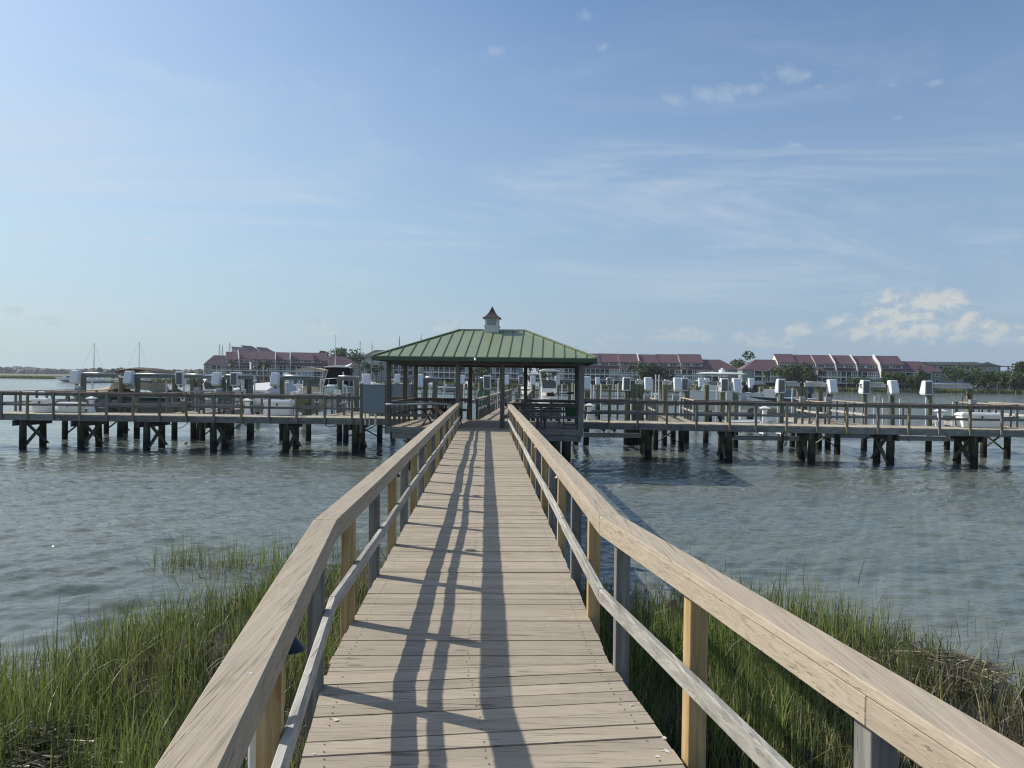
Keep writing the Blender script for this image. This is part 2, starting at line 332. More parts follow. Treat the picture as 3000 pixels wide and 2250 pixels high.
M['bluehull'] = plain('pale_blue_hull', (0.28, 0.38, 0.42), 0.25, 0.06)
M['redhull'] = plain('red_hull', (0.30, 0.06, 0.05), 0.3, 0.06)
M['brown'] = wood('brown_chair_wood', (0.055, 0.027, 0.018), (0.11, 0.055, 0.035), 'Z', 0.6, 0.2, 0.3, None, 0.3, 12)
M['greenroof'] = plain('green_metal_roof', (0.225, 0.270, 0.155), 0.42, 0.14, 1.2, spec=0.5, dirt=(0.28, 0.30, 0.21, 0.45))
M['greenseam'] = plain('green_seam', (0.05, 0.085, 0.047), 0.45, 0.1, 2.0)
M['seam'] = plain('sage_seam', (0.115, 0.155, 0.085), 0.45, 0.1, 2.0)
M['rust'] = plain('weathered_copper', (0.065, 0.055, 0.042), 0.7, 0.35, 7.0, dirt=(0.16, 0.15, 0.12, 0.6))
M['screw'] = plain('screw_head', (0.05, 0.04, 0.035), 0.6, 0.4, 30.0)
M['wpaint'] = plain('weathered_white_paint', (0.60, 0.61, 0.60), 0.6, 0.1, 6.0, dirt=(0.30, 0.29, 0.26, 0.5))
M['hose'] = plain('green_hose', (0.02, 0.22, 0.15), 0.4, 0.15)
M['green'] = plain('green_bin', (0.016, 0.09, 0.035), 0.5, 0.2)
M['mauve'] = plain('mauve_metal_roof', (0.140, 0.083, 0.093), 0.5, 0.18, 0.3)
M['mauved'] = plain('mauve_shed_roof', (0.125, 0.068, 0.08), 0.5, 0.10, 0.3)
M['wallc'] = plain('cream_siding', (0.68, 0.66, 0.61), 0.8, 0.05, 0.5)
M['wallg'] = plain('sage_grey_siding', (0.27, 0.305, 0.30), 0.8, 0.05, 0.5)
M['wallt'] = plain('taupe_siding', (0.50, 0.48, 0.44), 0.8, 0.05, 0.5)
M['trim'] = plain('white_trim', (0.84, 0.84, 0.82), 0.6, 0.03, 1.0)
M['pane'] = plain('window_pane', (0.045, 0.055, 0.075), 0.15, 0.5, 0.25)
M['panel2'] = plain('pale_window_pane', (0.22, 0.26, 0.28), 0.2, 0.3, 0.25)
M['screen'] = plain('shaded_porch_screen', (0.022, 0.024, 0.032), 0.7, 0.3, 0.5)
M['slate'] = plain('dark_shingle', (0.045, 0.055, 0.06), 0.85, 0.15, 1.0)
M['void'] = plain('shaded_void', (0.06, 0.06, 0.055), 0.9, 0.2, 0.5)  # dark fill: shade below floors and behind louvres put into its colour
M['bark'] = plain('grey_bark', (0.13, 0.11, 0.085), 0.9, 0.25, 3.0)
M['yellow'] = plain('yellow_float', (0.5, 0.33, 0.03), 0.5, 0.1)
M['drop'] = plain('white_dropping', (0.62, 0.61, 0.57), 0.8, 0.1)
M['sign'] = plain('white_sign', (0.66, 0.66, 0.68), 0.4, 0.02)
M['signblue'] = plain('sign_blue', (0.03, 0.05, 0.16), 0.4, 0.05)
M['rope'] = plain('dirty_rope', (0.14, 0.15, 0.12), 0.9, 0.3, 20)
def leafmat(name, a, b, rough=0.6, trans=0.25):
    m, nt, bs = newmat(name); at = nd(nt, 'ShaderNodeAttribute', dict(attribute_name='rnd'))
    c = mixc(nt, at.outputs['Fac'], a, b); nt.links.new(c, bs.inputs['Base Color'])
    bs.inputs['Roughness'].default_value = rough; bs.inputs['Specular IOR Level'].default_value = 0.3
    tr = nd(nt, 'ShaderNodeBsdfTranslucent', Color=c); mx = nd(nt, 'ShaderNodeMixShader', i0=trans, i1=bs.outputs[0], i2=tr.outputs[0])
    nt.links.new(mx.outputs[0], nt.nodes['Material Output'].inputs[0]); return m
M['oak'] = leafmat('oak_leaves', (0.030, 0.055, 0.018), (0.10, 0.145, 0.04))
M['palm'] = leafmat('palm_fronds', (0.035, 0.06, 0.024), (0.15, 0.18, 0.07))
M['farwood'] = leafmat('far_woods', (0.04, 0.055, 0.03), (0.08, 0.105, 0.055), 0.8, 0.0)
def grassmat(name):
    m, nt, bs = newmat(name); at = nd(nt, 'ShaderNodeAttribute', dict(attribute_name='rnd'))
    r = nd(nt, 'ShaderNodeValToRGB', i0=at.outputs['Fac']); e = r.color_ramp.elements
    e[0].position = 0.0; e[0].color = (0.022, 0.045, 0.012, 1); e[1].position = 1.0; e[1].color = (0.58, 0.51, 0.36, 1)
    for p, c in ((0.35, (0.11, 0.155, 0.032, 1)), (0.68, (0.30, 0.35, 0.11, 1)), (0.74, (0.022, 0.02, 0.014, 1)), (0.9, (0.17, 0.135, 0.075, 1))):
        x = e.new(p); x.color = c
    nt.links.new(r.outputs[0], bs.inputs['Base Color']); bs.inputs['Roughness'].default_value = 0.45; bs.inputs['Specular IOR Level'].default_value = 0.4
    tr = nd(nt, 'ShaderNodeBsdfTranslucent', Color=r.outputs[0]); mx = nd(nt, 'ShaderNodeMixShader', i0=0.3, i1=bs.outputs[0], i2=tr.outputs[0])
    nt.links.new(mx.outputs[0], nt.nodes['Material Output'].inputs[0]); return m
M['grass'] = grassmat('cordgrass')
# ------------------------------------------------------------------ water
def water_mat():
    m, nt, bs = newmat('estuary_water')
    g = nd(nt, 'ShaderNodeNewGeometry'); P = g.outputs['Position']
    def layer(scale, sx, sy, rot, det, rough=0.5, dist=0.0):
        mp = nd(nt, 'ShaderNodeMapping', i0=P); mp.inputs['Scale'].default_value = (sx, sy, 1); mp.inputs['Rotation'].default_value = (0, 0, R_(rot))
        return nd(nt, 'ShaderNodeTexNoise', i0=mp.outputs[0], Scale=scale, Detail=det, Roughness=rough, Distortion=dist).outputs[0]
    rip = layer(5.0, 0.55, 1.3, 8, 3.0, 0.6, 0.8); chop = layer(1.3, 0.45, 1.2, -10, 3.0, 0.6, 0.6); patch = layer(0.07, 1.0, 2.2, 10, 4.0, 0.6)
    lane = layer(0.11, 0.5, 1.6, 18, 3.0, 0.55)
    h = mth(nt, 'MULTIPLY', mth(nt, 'ADD', mth(nt, 'MULTIPLY', chop, 0.07), mth(nt, 'MULTIPLY', rip, 0.024)), mapr(nt, lane, 0.38, 0.62, 0.45, 1.35))
    b = nd(nt, 'ShaderNodeBump', Strength=1.0, Distance=1.0, Height=h)
    c = mixc(nt, mapr(nt, patch, 0.35, 0.65), (0.115, 0.140, 0.127), (0.158, 0.176, 0.150))
    nt.links.new(c, bs.inputs['Base Color']); nt.links.new(b.outputs[0], bs.inputs['Normal'])
    bs.inputs['Roughness'].default_value = 0.07; bs.inputs['IOR'].default_value = 1.333; bs.inputs['Specular IOR Level'].default_value = 0.5
    return m
M['water'] = water_mat()
w = MB(); w.add([(-3100, -40, -.16), (3100, -40, -.16), (3100, 3100, -.16), (-3100, 3100, -.16)], [(0, 1, 2, 3)])
tag(w.build('water', M['water']), 'grey green rippled creek water', None, None, 'structure')
# real wavelets between the bank and the far side of the marina; the grid grows coarser with distance
ds = [4.0]
while ds[-1] < 150: ds.append(ds[-1] + max(0.045, ds[-1] ** 2 / (CAMZ * 750) * 0.72))
ds = np.array(ds); NC = 1000; cs = np.linspace(-1.0, 1.0, NC)
DYr = np.maximum(0.045, ds ** 2 / (CAMZ * 750) * 0.72)
WX = cs[None, :] * (ds[:, None] * 0.80 + 2.0); WY = np.repeat(ds[:, None], NC, 1); WZ = np.zeros_like(WX)
rw = np.random.default_rng(3)
for k in range(46):
    lam = 0.26 * (5.5 ** rw.random()); th = R_(-80) + rw.normal(0, 0.40); kk = 2 * np.pi / lam; a = 0.036 * lam ** 0.80 / (2 * np.pi) * rw.uniform(.5, 1.2)
    att = np.clip((lam / (2.4 * DYr) - 0.55) / 0.6, 0, 1)[:, None]
    ph = kk * (np.cos(th) * WX + np.sin(th) * WY) + rw.uniform(0, 6.28) + 0.9 * np.sin(WX * rw.uniform(.1, .5) + WY * rw.uniform(.1, .5) + k)
    WZ += a * att * (np.sin(ph) + 0.25 * np.sin(2 * ph + .6))
iw = np.arange(len(ds) * NC).reshape(len(ds), NC)
Fw = np.stack([iw[:-1, :-1], iw[:-1, 1:], iw[1:, 1:], iw[1:, :-1]], -1).reshape(-1, 4)
tag(npmesh('water', np.stack([WX, WY, WZ], -1).reshape(-1, 3), Fw, M['water'], smooth=True), 'rippled creek water around the docks', None, None, 'structure')

# ------------------------------------------------------------------ bank near the camera and its cordgrass
def edgeL(x): return 7.6 + np.clip((x + 5.7) * 2.6, -1.8, 6.0) + 0.35 * np.sin(x * 2.1)
def edgeR(x): return np.clip(11.5 - np.where(x > 4, (x - 4) ** 2 * 0.95, -(x - 4) * -0.2), 5.5, 12) + 0.3 * np.sin(x * 2.3)
def edge(x): return np.where(x < 0.2, edgeL(x), edgeR(x))
gx = np.linspace(-14, 14, 90); gy = np.linspace(-6, 14, 70)
GX, GY = np.meshgrid(gx, gy); dd = edge(GX) - GY
GZ = np.clip(dd * 0.075, -0.3, 0.34) + 0.03 * np.sin(GX * 3.1) * np.cos(GY * 2.3) - 0.02
Vb = np.stack([GX, GY, GZ], -1).reshape(-1, 3); nx, ny = 90, 70
idx = np.arange(nx * ny).reshape(ny, nx); Fb = np.stack([idx[:-1, :-1], idx[:-1, 1:], idx[1:, 1:], idx[1:, :-1]], -1).reshape(-1, 4)
M['mud'] = plain('dark_wet_mud', (0.035, 0.028, 0.02), 0.6, 0.4, 3.0, dirt=(0.10, 0.08, 0.05, 0.5), bump=0.6)
tag(npmesh('mud_bank', Vb, Fb, M['mud'], smooth=True), 'dark mud bank under the cordgrass', None, None, 'structure')
def vnoise(x, y, seed):
    r = np.random.default_rng(seed); G = r.random((64, 64)); xi = np.floor(x).astype(int); yi = np.floor(y).astype(int); fx = x - xi; fy = y - yi
    fx = fx * fx * (3 - 2 * fx); fy = fy * fy * (3 - 2 * fy)
    g = lambda a, b: G[a % 64, b % 64]
    return (g(xi, yi) * (1 - fx) + g(xi + 1, yi) * fx) * (1 - fy) + (g(xi, yi + 1) * (1 - fx) + g(xi + 1, yi + 1) * fx) * fy
def grass(name, n, x0, x1, y0, y1, label, seed, dead=0.25):
    r = np.random.default_rng(seed)
    x = r.uniform(x0, x1, n); y = r.uniform(y0, y1, n)
    e = edge(x) - y
    cl = vnoise(x * 1.5, y * 1.5, seed) * 0.6 + vnoise(x * 4, y * 4, seed + 1) * 0.4
    keep = (r.random(n) < np.clip(0.05 + e * 0.20, 0.0, 0.9) * np.clip(cl * 2.6 - 0.55, 0.12, 1)) & (e > -1.0)
    pt = np.maximum(1 - ((x + 5.3) / 1.5) ** 2 - ((y - 13.1) / .75) ** 2, 1 - ((x + 3.6) / 1.0) ** 2 - ((y - 13.9) / .5) ** 2); sparse = (r.random(n) < np.clip(pt, 0, 1) * .5 * np.clip(cl * 3 - 1, 0, 1)) | ((r.random(n) < 0.012 * np.clip(cl * 3 - .8, 0, 2)) & (e > -4.2))
    keep |= sparse
    x, y, e, cl = x[keep], y[keep], e[keep], cl[keep]; n = len(x)
    z0 = np.clip(e * 0.075, -0.3, 0.34) - 0.03
    brownpatch = vnoise(x * 0.55 + 9, y * 0.55, seed + 5)
    isdead = r.random(n) < np.clip(dead + (brownpatch - 0.52) * 2.2, 0.04, 0.9)
    H = r.uniform(0.24, 0.78, n) * (0.5 + 0.75 * cl) * np.where(isdead, 0.72, 1.0) * np.where(e < 0.5, 0.85, 1.0)
    Hup = H + np.where(e < 0, -z0, 0)
    th = r.uniform(0, 2 * np.pi, n); lean = np.abs(r.normal(0, 0.26, n)) + np.where(isdead, np.abs(r.normal(0, 0.28, n)), 0)
    fold = r.random(n) < 0.10; lean = np.where(fold, r.uniform(.8, 1.35, n), lean); isdead = isdead | (fold & (r.random(n) < .45))
    lean = np.clip(lean, 0, 1.35); wd = r.uniform(0.0028, 0.0065, n); fa = r.uniform(0, np.pi, n)
    lx, ly = np.cos(th), np.sin(th); sx, sy = np.cos(fa), np.sin(fa)
    T = np.array([0, 0.36, 0.7, 1.0]); WT = np.array([1.0, 0.9, 0.6, 0.08]); V = np.zeros((n, 4, 2, 3))
    for k, t in enumerate(T):
        bend = lean * t ** 1.9 * H * 0.95
        px = x + lx * bend; py = y + ly * bend; pz = z0 + Hup * t * np.sqrt(np.clip(1 - (lean * 0.66 * t) ** 2, 0.16, 1))
        for s, sg in ((0, -1), (1, 1)):
            V[:, k, s, 0] = px + sx * wd * WT[k] * sg; V[:, k, s, 1] = py + sy * wd * WT[k] * sg; V[:, k, s, 2] = pz
    b = (np.arange(n) * 8)[:, None]
    F1 = np.concatenate([b + np.array([[2 * k, 2 * k + 1, 2 * k + 3, 2 * k + 2]]) for k in range(3)], 1).reshape(-1, 4)
    kind = r.random(n); dark = isdead & (kind < .62)
    tone = np.where(isdead, np.where(dark, r.uniform(0.71, 0.84, n), r.uniform(0.86, 1.0, n)), np.clip(r.normal(0.20 + 0.42 * np.clip(cl * 1.6 - .3, 0, 1), 0.20, n), 0, 0.67))
    o = npmesh(name, V.reshape(-1, 3), F1, M['grass'], np.repeat(tone, 3))
    return tag(o, label, None, None, 'stuff')
grass('marsh_grass', 95000, -11.5, -0.6, 3.2, 14.5, 'tall green and brown cordgrass on the bank left of the boardwalk', 11, 0.30)
grass('marsh_grass', 105000, 0.5, 11.5, 2.2, 14.0, 'tall green and brown cordgrass on the bank right of the boardwalk', 23, 0.32)
def thatch(name, n, cx, cy, rx, ry, ang, label, seed):
    r = np.random.default_rng(seed); a = r.uniform(0, 2 * np.pi, n); q = np.sqrt(r.random(n))
    x = cx + rx * q * np.cos(a); y = cy + ry * q * np.sin(a); z = 0.30 + 0.22 * (1 - q) * r.random(n) + r.uniform(0, .08, n)
    th = ang + r.normal(0, 0.5, n); L = r.uniform(0.15, 0.4, n); ti = r.normal(0, 0.16, n); wd = r.uniform(0.004, 0.007, n)
    d = np.stack([np.cos(th), np.sin(th), ti], 1) * L[:, None]; s = np.stack([-np.sin(th), np.cos(th), r.normal(0, .4, n)], 1) * wd[:, None]; p = np.stack([x, y, z], 1)
    V = np.stack([p - d / 2 - s, p - d / 2 + s, p + d / 2 + s, p + d / 2 - s], 1).reshape(-1, 3)
    return tag(npmesh(name, V, np.arange(4 * n).reshape(-1, 4), M['grass'], r.uniform(0.72, 1, n)), label, None, None, 'stuff')
thatch('dead_thatch', 2500, -4.1, 5.9, 1.1, 0.7, 0.3, 'mat of dead brown straw lying among the left cordgrass', 5)
thatch('dead_thatch', 600, 4.5, 8.0, 0.8, 0.5, -0.6, 'mat of dead straw lying among the right cordgrass', 6)

# ------------------------------------------------------------------ boardwalk (the foreground walkway)
DZ, RZ = 1.58, 2.50
def Lx(y): return -0.951 - 0.0341 * y
def Rx(y): return 0.786 - 0.0341 * y
u = Vector((-0.0341, 1, 0)).normalized(); rt = Vector((u.y, -u.x, 0))
un = Vector((-0.1425, 1, 0)).normalized(); rn = Vector((un.y, -un.x, 0))
KL = Vector((Lx(4.6), 4.6, 0)); KR = Vector((Rx(4.86), 4.86, 0)); YE = 27.15
def LP(y, s=0.0, z=0.0):   # left deck edge at depth y, s outward
    p = Vector((Lx(y), y, z)) - rt * s if y >= 4.6 else KL + un * ((y - 4.6) / un.y) - rn * s
    return Vector((p.x, p.y, z))
unr = Vector((-0.176, 1, 0)).normalized(); rnr = Vector((unr.y, -unr.x, 0))
def RP(y, s=0.0, z=0.0):
    p = Vector((Rx(y), y, z)) + rt * s if y >= 4.86 else KR + unr * ((y - 4.86) / unr.y) + rnr * s
    return Vector((p.x, p.y, z))
BW = thing('boardwalk', 'long tan painted boardwalk with timber handrails leading to the green roofed pavilion', 'boardwalk', (0, 4, 0))
mb = MB()
def plank(l, r, t0, t1, th=0.038):   # l, r left and right start points; t0,t1 extents (vectors along walking direction)
    z = DZ + random.uniform(-0.003, 0.003); tw = random.uniform(-0.003, 0.003)
    jl, jr = random.uniform(0.010, 0.020), random.uniform(0.010, 0.020)
    d = (r - l).normalized(); a, b = l - d * jl, r + d * jr
    P = [Vector((q.x, q.y, 0)) for q in (a + t0, b + t0, b + t1, a + t1)]
    mb.hexa([p + Vector((0, 0, z - th + (tw if i in (1, 2) else 0))) for i, p in enumerate(P)] + [p + Vector((0, 0, z + (tw if i in (1, 2) else 0))) for i, p in enumerate(P)])
    if l.y < 13 and l.y > 1.5:      # screw heads over the three stringers
        for f in (.05, .49, .95):
            for g_ in (.24, .76):
                if random.random() < .12: continue
                c = l.lerp(r, f + random.uniform(-.006, .006)) + t0.lerp(t1, g_ + random.uniform(-.05, .05)); zz = z + .0034; q = .0042
                mb.add([(c.x - q, c.y - q, zz), (c.x + q, c.y - q, zz), (c.x + q, c.y + q, zz), (c.x - q, c.y + q, zz)], [(0, 1, 2, 3)], None, 1)
y = 4.6 - 5.6; pw = 0.139
while y < 4.6 - 0.10:
    g = random.choice((0.004, 0.006, 0.008, 0.013)); t = (y - 4.6) / un.y
    l = KL + un * t; r = l + rn * 1.745
    plank(l, r, un * 0, un * (pw - g)); y += pw * un.y
t = (y - 4.6) / un.y                                   # tapered boards through the bend
l0 = KL + un * t; r0 = l0 + rn * 1.76; l1 = KL + u * 0.09; r1 = Vector((Rx(l1.y - 0.0), l1.y + 0.06, 0))
N = 3
for k in range(N):
    f0, f1 = k / N, (k + 1) / N - 0.02
    A, B_, C_, D_ = l0.lerp(l1, f0), r0.lerp(r1, f0), r0.lerp(r1, f1), l0.lerp(l1, f1)
    e = random.uniform(0, .03); B_ = B_ + rt * e; C_ = C_ + rt * e
    z = DZ + random.uniform(-.002, .002)
    mb.hexa([Vector((p.x, p.y, z - .038)) for p in (A, B_, C_, D_)] + [Vector((p.x, p.y, z)) for p in (A, B_, C_, D_)])
y = l1.y + 0.004
while y < YE:
    g = random.choice((0.003, 0.004, 0.006, 0.009)); l = Vector((Lx(y), y, 0)); r = l + rt * 1.738
    plank(l, r, u * 0, u * (pw - g)); y += pw * u.y
mb.build('deck', [M['deck'], M['screw']], BW, bevel=0.004)
# paint splashes and droppings on deck boards and caps
def splat(p, rad, name='dropping_stain', par=BW):
    m_ = MB(); c = Vector(p); k = 14; pts = [c + Vector((math.cos(2 * math.pi * i / k) * rad * random.choice((.25, .45, .7, 1.25)), math.sin(2 * math.pi * i / k) * rad * random.choice((.2, .35, .6, .9)), 0)) for i in range(k)]
    m_.add([c] + pts, [(0, 1 + i, 1 + (i + 1) % k) for i in range(k)]); m_.build(name, M['drop'], par)
for (px, py, rr) in ((983, 2107, .028), (1850, 2065, .022), (1945, 2160, .03), (1955, 2200, .035), (1925, 2215, .025), (1125, 1711, .022), (1662, 1718, .02), (1607, 1833, .012), (921, 2208, .014), (1217, 1682, .014), (1014, 1937, .012), (1108, 1764, .012)):
    splat(W(px, py, DZ + .005), rr * .8)
for PF_, y_, s_, rr in ((LP, 3.15, .02, .010), (LP, 2.7, .05, .012), (LP, 2.2, -.01, .014), (LP, 3.9, .04, .009), (RP, 4.2, .04, .014), (RP, 3.6, .06, .012), (RP, 3.3, .01, .009), (RP, 5.6, .05, .01)):
    splat(PF_(y_, s_, RZ + .004), rr)
def rail(PF, kink, sgn, name_side):
    ys = [-0.6, 1.35, kink] if sgn < 0 else [-0.6, 0.95, 2.2, kink]
    y = kink
    while y < YE - 3.0: y += 3.66; ys.append(min(y, YE))
    if ys[-1] < YE: ys.append(YE)
    m_ = MB()
    prs = [(a, b, k) for k, yy in ((0, [v for v in ys if v != 2.2]), (1, ys)) for a, b in zip(yy[:-1], yy[1:])]
    for a, b, part in prs:
        r = random.random(); e = 0.0007
        def q(y_, s, z):  # mitre at the kink: take the segment's own direction
            return PF(min(max(y_, a), b) + (1e-4 if y_ <= a else -1e-4), s, z)
        jz = random.uniform(-.006, .006)
        for (s0, s1, z0, z1) in (((-.045, .098, RZ - .036, RZ), (-.042, -.002, RZ - .128, RZ - .037))[part],):
            P0 = [q(a + e, s, z) for s, z in ((s0, z0), (s1, z0), (s1, z1), (s0, z1))]; P1 = [q(b - e, s, z) for s, z in ((s0, z0), (s1, z0), (s1, z1), (s0, z1))]
            sagm = [(p0 + p1) / 2 + Vector((random.uniform(-.006, .006), 0, jz)) for p0, p1 in zip(P0, P1)] if s0 == -.045 else [(p0 + p1) / 2 + Vector((0, 0, jz)) for p0, p1 in zip(P0, P1)]
            m_.loft([P0, sagm, P1], ring=True, r=r)
    m_.build('handrail', M['cap'], BW, bevel=0.0035)
    m_ = MB(); y2 = [ys[0], kink]; y = kink
    while y < YE: y += 2.45; y2.append(min(y, YE))
    for a, b in zip(y2[:-1], y2[1:]):
        jz0, jz1 = random.uniform(-.02, .02), random.uniform(-.02, .02)
        P0 = [PF(a + 1e-3, s, DZ + z + (jz0 if a > kink else 0)) for s, z in ((-.042, .355), (-.003, .355), (-.003, .447), (-.042, .447))]
        P1 = [PF(b - 1e-3, s, DZ + z + (jz1 if b > kink else 0)) for s, z in ((-.042, .355), (-.003, .355), (-.003, .447), (-.042, .447))]
        m_.loft([P0, P1], ring=True)
    m_.build('middle_rail', M['grey'], BW, bevel=0.005)
rail(LP, 4.6, -1, 'left'); rail(RP, 4.86, 1, 'right')
def post(PF, y, new):
    m_ = MB(); s0, s1 = .002, .092; h = .045
    dv = u if y > 4.6 else un
    c0 = PF(y, (s0 + s1) / 2, 0); sd = (PF(y, s1, 0) - PF(y, s0, 0)).normalized()
    lean = Vector((random.uniform(-.012, .012), random.uniform(-.012, .012), 0))
    zb, zt = DZ - .34, RZ - .037
    P = [c0 + sd * a * .045 + dv * b * h for a, b in ((-1, -1), (1, -1), (1, 1), (-1, 1))]
    m_.hexa([Vector((p.x, p.y, zb)) for p in P] + [Vector((p.x, p.y, zt)) + lean * (0.3 if PF else 1) for p in P])
    return m_.build('post', M['pine'] if new else M['greyz'], BW, bevel=0.003)
Lposts = [(0.2, 0), (1.5, 0), (2.85, 1), (4.32, 0), (5.50, 1), (6.80, 0), (8.06, 1)]; y = 9.28; k = 0
while y < 26.6: Lposts.append((y, k % 2)); y += 1.235; k += 1
Rposts = [(1.0, 1), (2.27, 0), (3.58, 1), (4.66, 0), (5.70, 1), (6.82, 0), (8.12, 1)]; y = 9.3; k = 0
while y < 26.6: Rposts.append((y, k % 2)); y += 1.235; k += 1
for y, n_ in Lposts: post(LP, y, n_)
for y, n_ in Rposts: post(RP, y, n_)
for PF in (LP, RP):
    m_ = MB(); ys = [-.6, 4.6 if PF is LP else 4.86, YE]
    for a, b in zip(ys[:-1], ys[1:]):
        P0 = [PF(a + 1e-3, s, z) for s, z in ((-.05, DZ - .29), (-.004, DZ - .29), (-.004, DZ - .045), (-.05, DZ - .045))]; P1 = [PF(b - 1e-3, s, z) for s, z in ((-.05, DZ - .29), (-.004, DZ - .29), (-.004, DZ - .045), (-.05, DZ - .045))]
        m_.loft([P0, P1], ring=True)
    m_.build('stringer', M['grey'], BW)
for y in (6.4, 10.0, 13.6, 17.2, 20.8, 24.4):
    m_ = MB(); m_.bar(LP(y, .12, DZ - .42), RP(y, .12, DZ - .42), .09, .24); m_.build('cross_beam', M['dark'], BW)
    for PF in (LP, RP):
        m_ = MB(); p = PF(y + .02, -.12, 0); m_.tube([p + Vector((0, 0, -.6)), p + Vector((0, 0, DZ - .54))], .14, 12); m_.build('piling', M['pile'], BW, smooth=40)
# lamps under the handrail on the new posts
for i, (PF, y) in enumerate([(LP, 2.97), (LP, 8.2), (LP, 11.85), (LP, 15.6), (LP, 19.3), (LP, 23.0), (RP, 8.26), (RP, 11.9), (RP, 15.6), (RP, 19.3)]):
    side = 'left' if PF is LP else 'right'; j = i if PF is LP else i - 6
    sl = -.012 if y < 4 else .03; L = thing('rail_lamp', 'small dark cone lamp under the %s handrail, %s' % (side, ['nearest to the bend of the boardwalk', 'second from the bend', 'third from the bend', 'fourth from the bend', 'fifth from the bend', 'last before the pavilion'][j]) , 'lamp', PF(y, .02, RZ - .21), 0, 'cone lamps along the boardwalk')
    c = PF(y, sl, 0); m_ = MB(); m_.lathe((c.x, c.y, 0), [(.012, RZ - .131), (.014, RZ - .15), (.058, RZ - .205), (.056, RZ - .207), (.012, RZ - .17)], 16); m_.build('lamp_shade', M['navy'], L, smooth=40)
    m_ = MB(); m_.lathe((c.x, c.y, 0), [(.010, RZ - .205), (.014, RZ - .19), (.010, RZ - .172)], 8); m_.build('bulb', M['white'], L)
# white conduit slung outside the left posts
m_ = MB(); pts = [LP(3.08, .14, -.1), LP(3.08, .14, DZ + .40), LP(3.09, .142, DZ + .46), LP(3.02, .137, DZ + .58), LP(3.12, .132, DZ + .66), LP(3.3, .130, DZ + .69)]
y = 4.0
while y < 26.9: pts.append(LP(y, .128, DZ + .688 + .012 * math.sin(y * 1.45) + .008 * math.sin(y * 0.7 + 1) + random.uniform(-.004, .004))); y += .31
m_.tube(pts, .030, 10); tag(m_.build('conduit_pipe', M['pvc'], smooth=True), 'white plastic conduit pipe hung outside the left boardwalk posts', 'pipe')

# ------------------------------------------------------------------ pavilion
ang = R_(-3.2); ex = Vector((math.cos(ang), math.sin(ang), 0)); ey = Vector((-math.sin(ang), math.cos(ang), 0)); O = Vector((-.985, 27.08, 0))
def PV(a, b, z): return O + ex * a + ey * b + Vector((0, 0, z))
AX = (ex, ey, Vector((0, 0, 1)))
PA = thing('pavilion', 'open timber pavilion with green standing seam metal roof at the end of the boardwalk', 'pavilion', O)
def pbox(m_, a0, a1, b0, b1, z0, z1, r=None, m=0): m_.box(PV((a0 + a1) / 2, (b0 + b1) / 2, (z0 + z1) / 2), (a1 - a0, b1 - b0, z1 - z0), AX, r, m)
HW, DP = 3.47, 5.15
cols = [(-HW, 0), (-.975, 0), (.655, 0), (HW, 0), (-HW, DP), (-1.08, DP), (1.30, DP), (HW, DP), (-HW, 2.75), (HW, 2.75)]
for a, b in cols:
    m_ = MB(); big = .075 if (a, b) != (HW, 0) else .095
    zb = DZ - .24 if b == 0 else DZ - .2
    P = [PV(a + sx * big, b + sy * big, 0) for sx, sy in ((-1, -1), (1, -1), (1, 1), (-1, 1))]; ln = ex * random.uniform(-.03, .03)
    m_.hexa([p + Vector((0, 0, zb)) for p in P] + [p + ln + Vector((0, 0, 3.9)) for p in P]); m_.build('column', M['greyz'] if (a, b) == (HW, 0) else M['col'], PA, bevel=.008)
m_ = MB(); b = -.02
while b < DP + .12:      # deck boards
    a0, a1 = -HW + .08 + random.uniform(-.02, .02), HW - .08
    pbox(m_, a0, a1, b, b + .134, DZ - .038, DZ + random.uniform(-.002, .002)); b += .14
m_.build('deck', M['deck'], PA)
m_ = MB()
for b0, b1 in ((-.085, -.045), (DP + .1, DP + .14)): pbox(m_, -HW - .06, HW + .06, b0, b1, DZ - .215, DZ - .005)
for a in (-HW - .06, HW + .02): pbox(m_, a, a + .04, -.04, DP + .095, DZ - .215, DZ - .005)
m_.build('rim_joist', M['greyx'], PA, bevel=.004)
for q in ((-HW + .12, HW + .02, -.04, .02), (-HW + .12, HW - .02, DP - .1, DP)):
    m_ = MB(); pbox(m_, *q, DZ - .43, DZ - .22); m_.build('cross_beam', M['greyx'], PA, bevel=.004)
for (a, b) in ((-2.75, .25), (-2.75, 4.6), (-.3, .3), (-.3, 4.6), (2.2, .25), (2.62, .32), (2.95, .7), (2.4, 4.6), (3.1, 4.7)):
    m_ = MB(); p = PV(a, b, 0); m_.tube([p + Vector((0, 0, -.6)), p + Vector((0, 0, DZ - .22))], .14, 14); m_.build('piling', M['pile'], PA, smooth=40)
for (a0, z0, a1, z1, b) in ((-2.95, 1.1, -2.0, .15, .12), (2.15, 1.12, 1.2, .5, .12), (-2.0, 1.1, -2.8, .15, 4.4), (1.5, 1.1, 2.4, .15, 4.4)):
    m_ = MB(); m_.bar(PV(a0, b, z0), PV(a1, b, z1), .045, .19, up=ey); m_.build('brace', M['brace'], PA)
m_ = MB()
for (a0, a1, b0, b1) in ((-HW - .1, HW + .1, -.07, .07), (-HW - .1, HW + .1, DP - .07, DP + .07), (-HW - .07, -HW + .07, .075, DP - .075), (HW - .07, HW + .07, .075, DP - .075)): pbox(m_, a0, a1, b0, b1, 3.84, 4.06)
for k in range(9): pbox(m_, -3.2 + k * .8, -3.16 + k * .8, .08, DP - .08, 3.9, 4.04)
m_.build('roof_beam', M['dark'], PA)
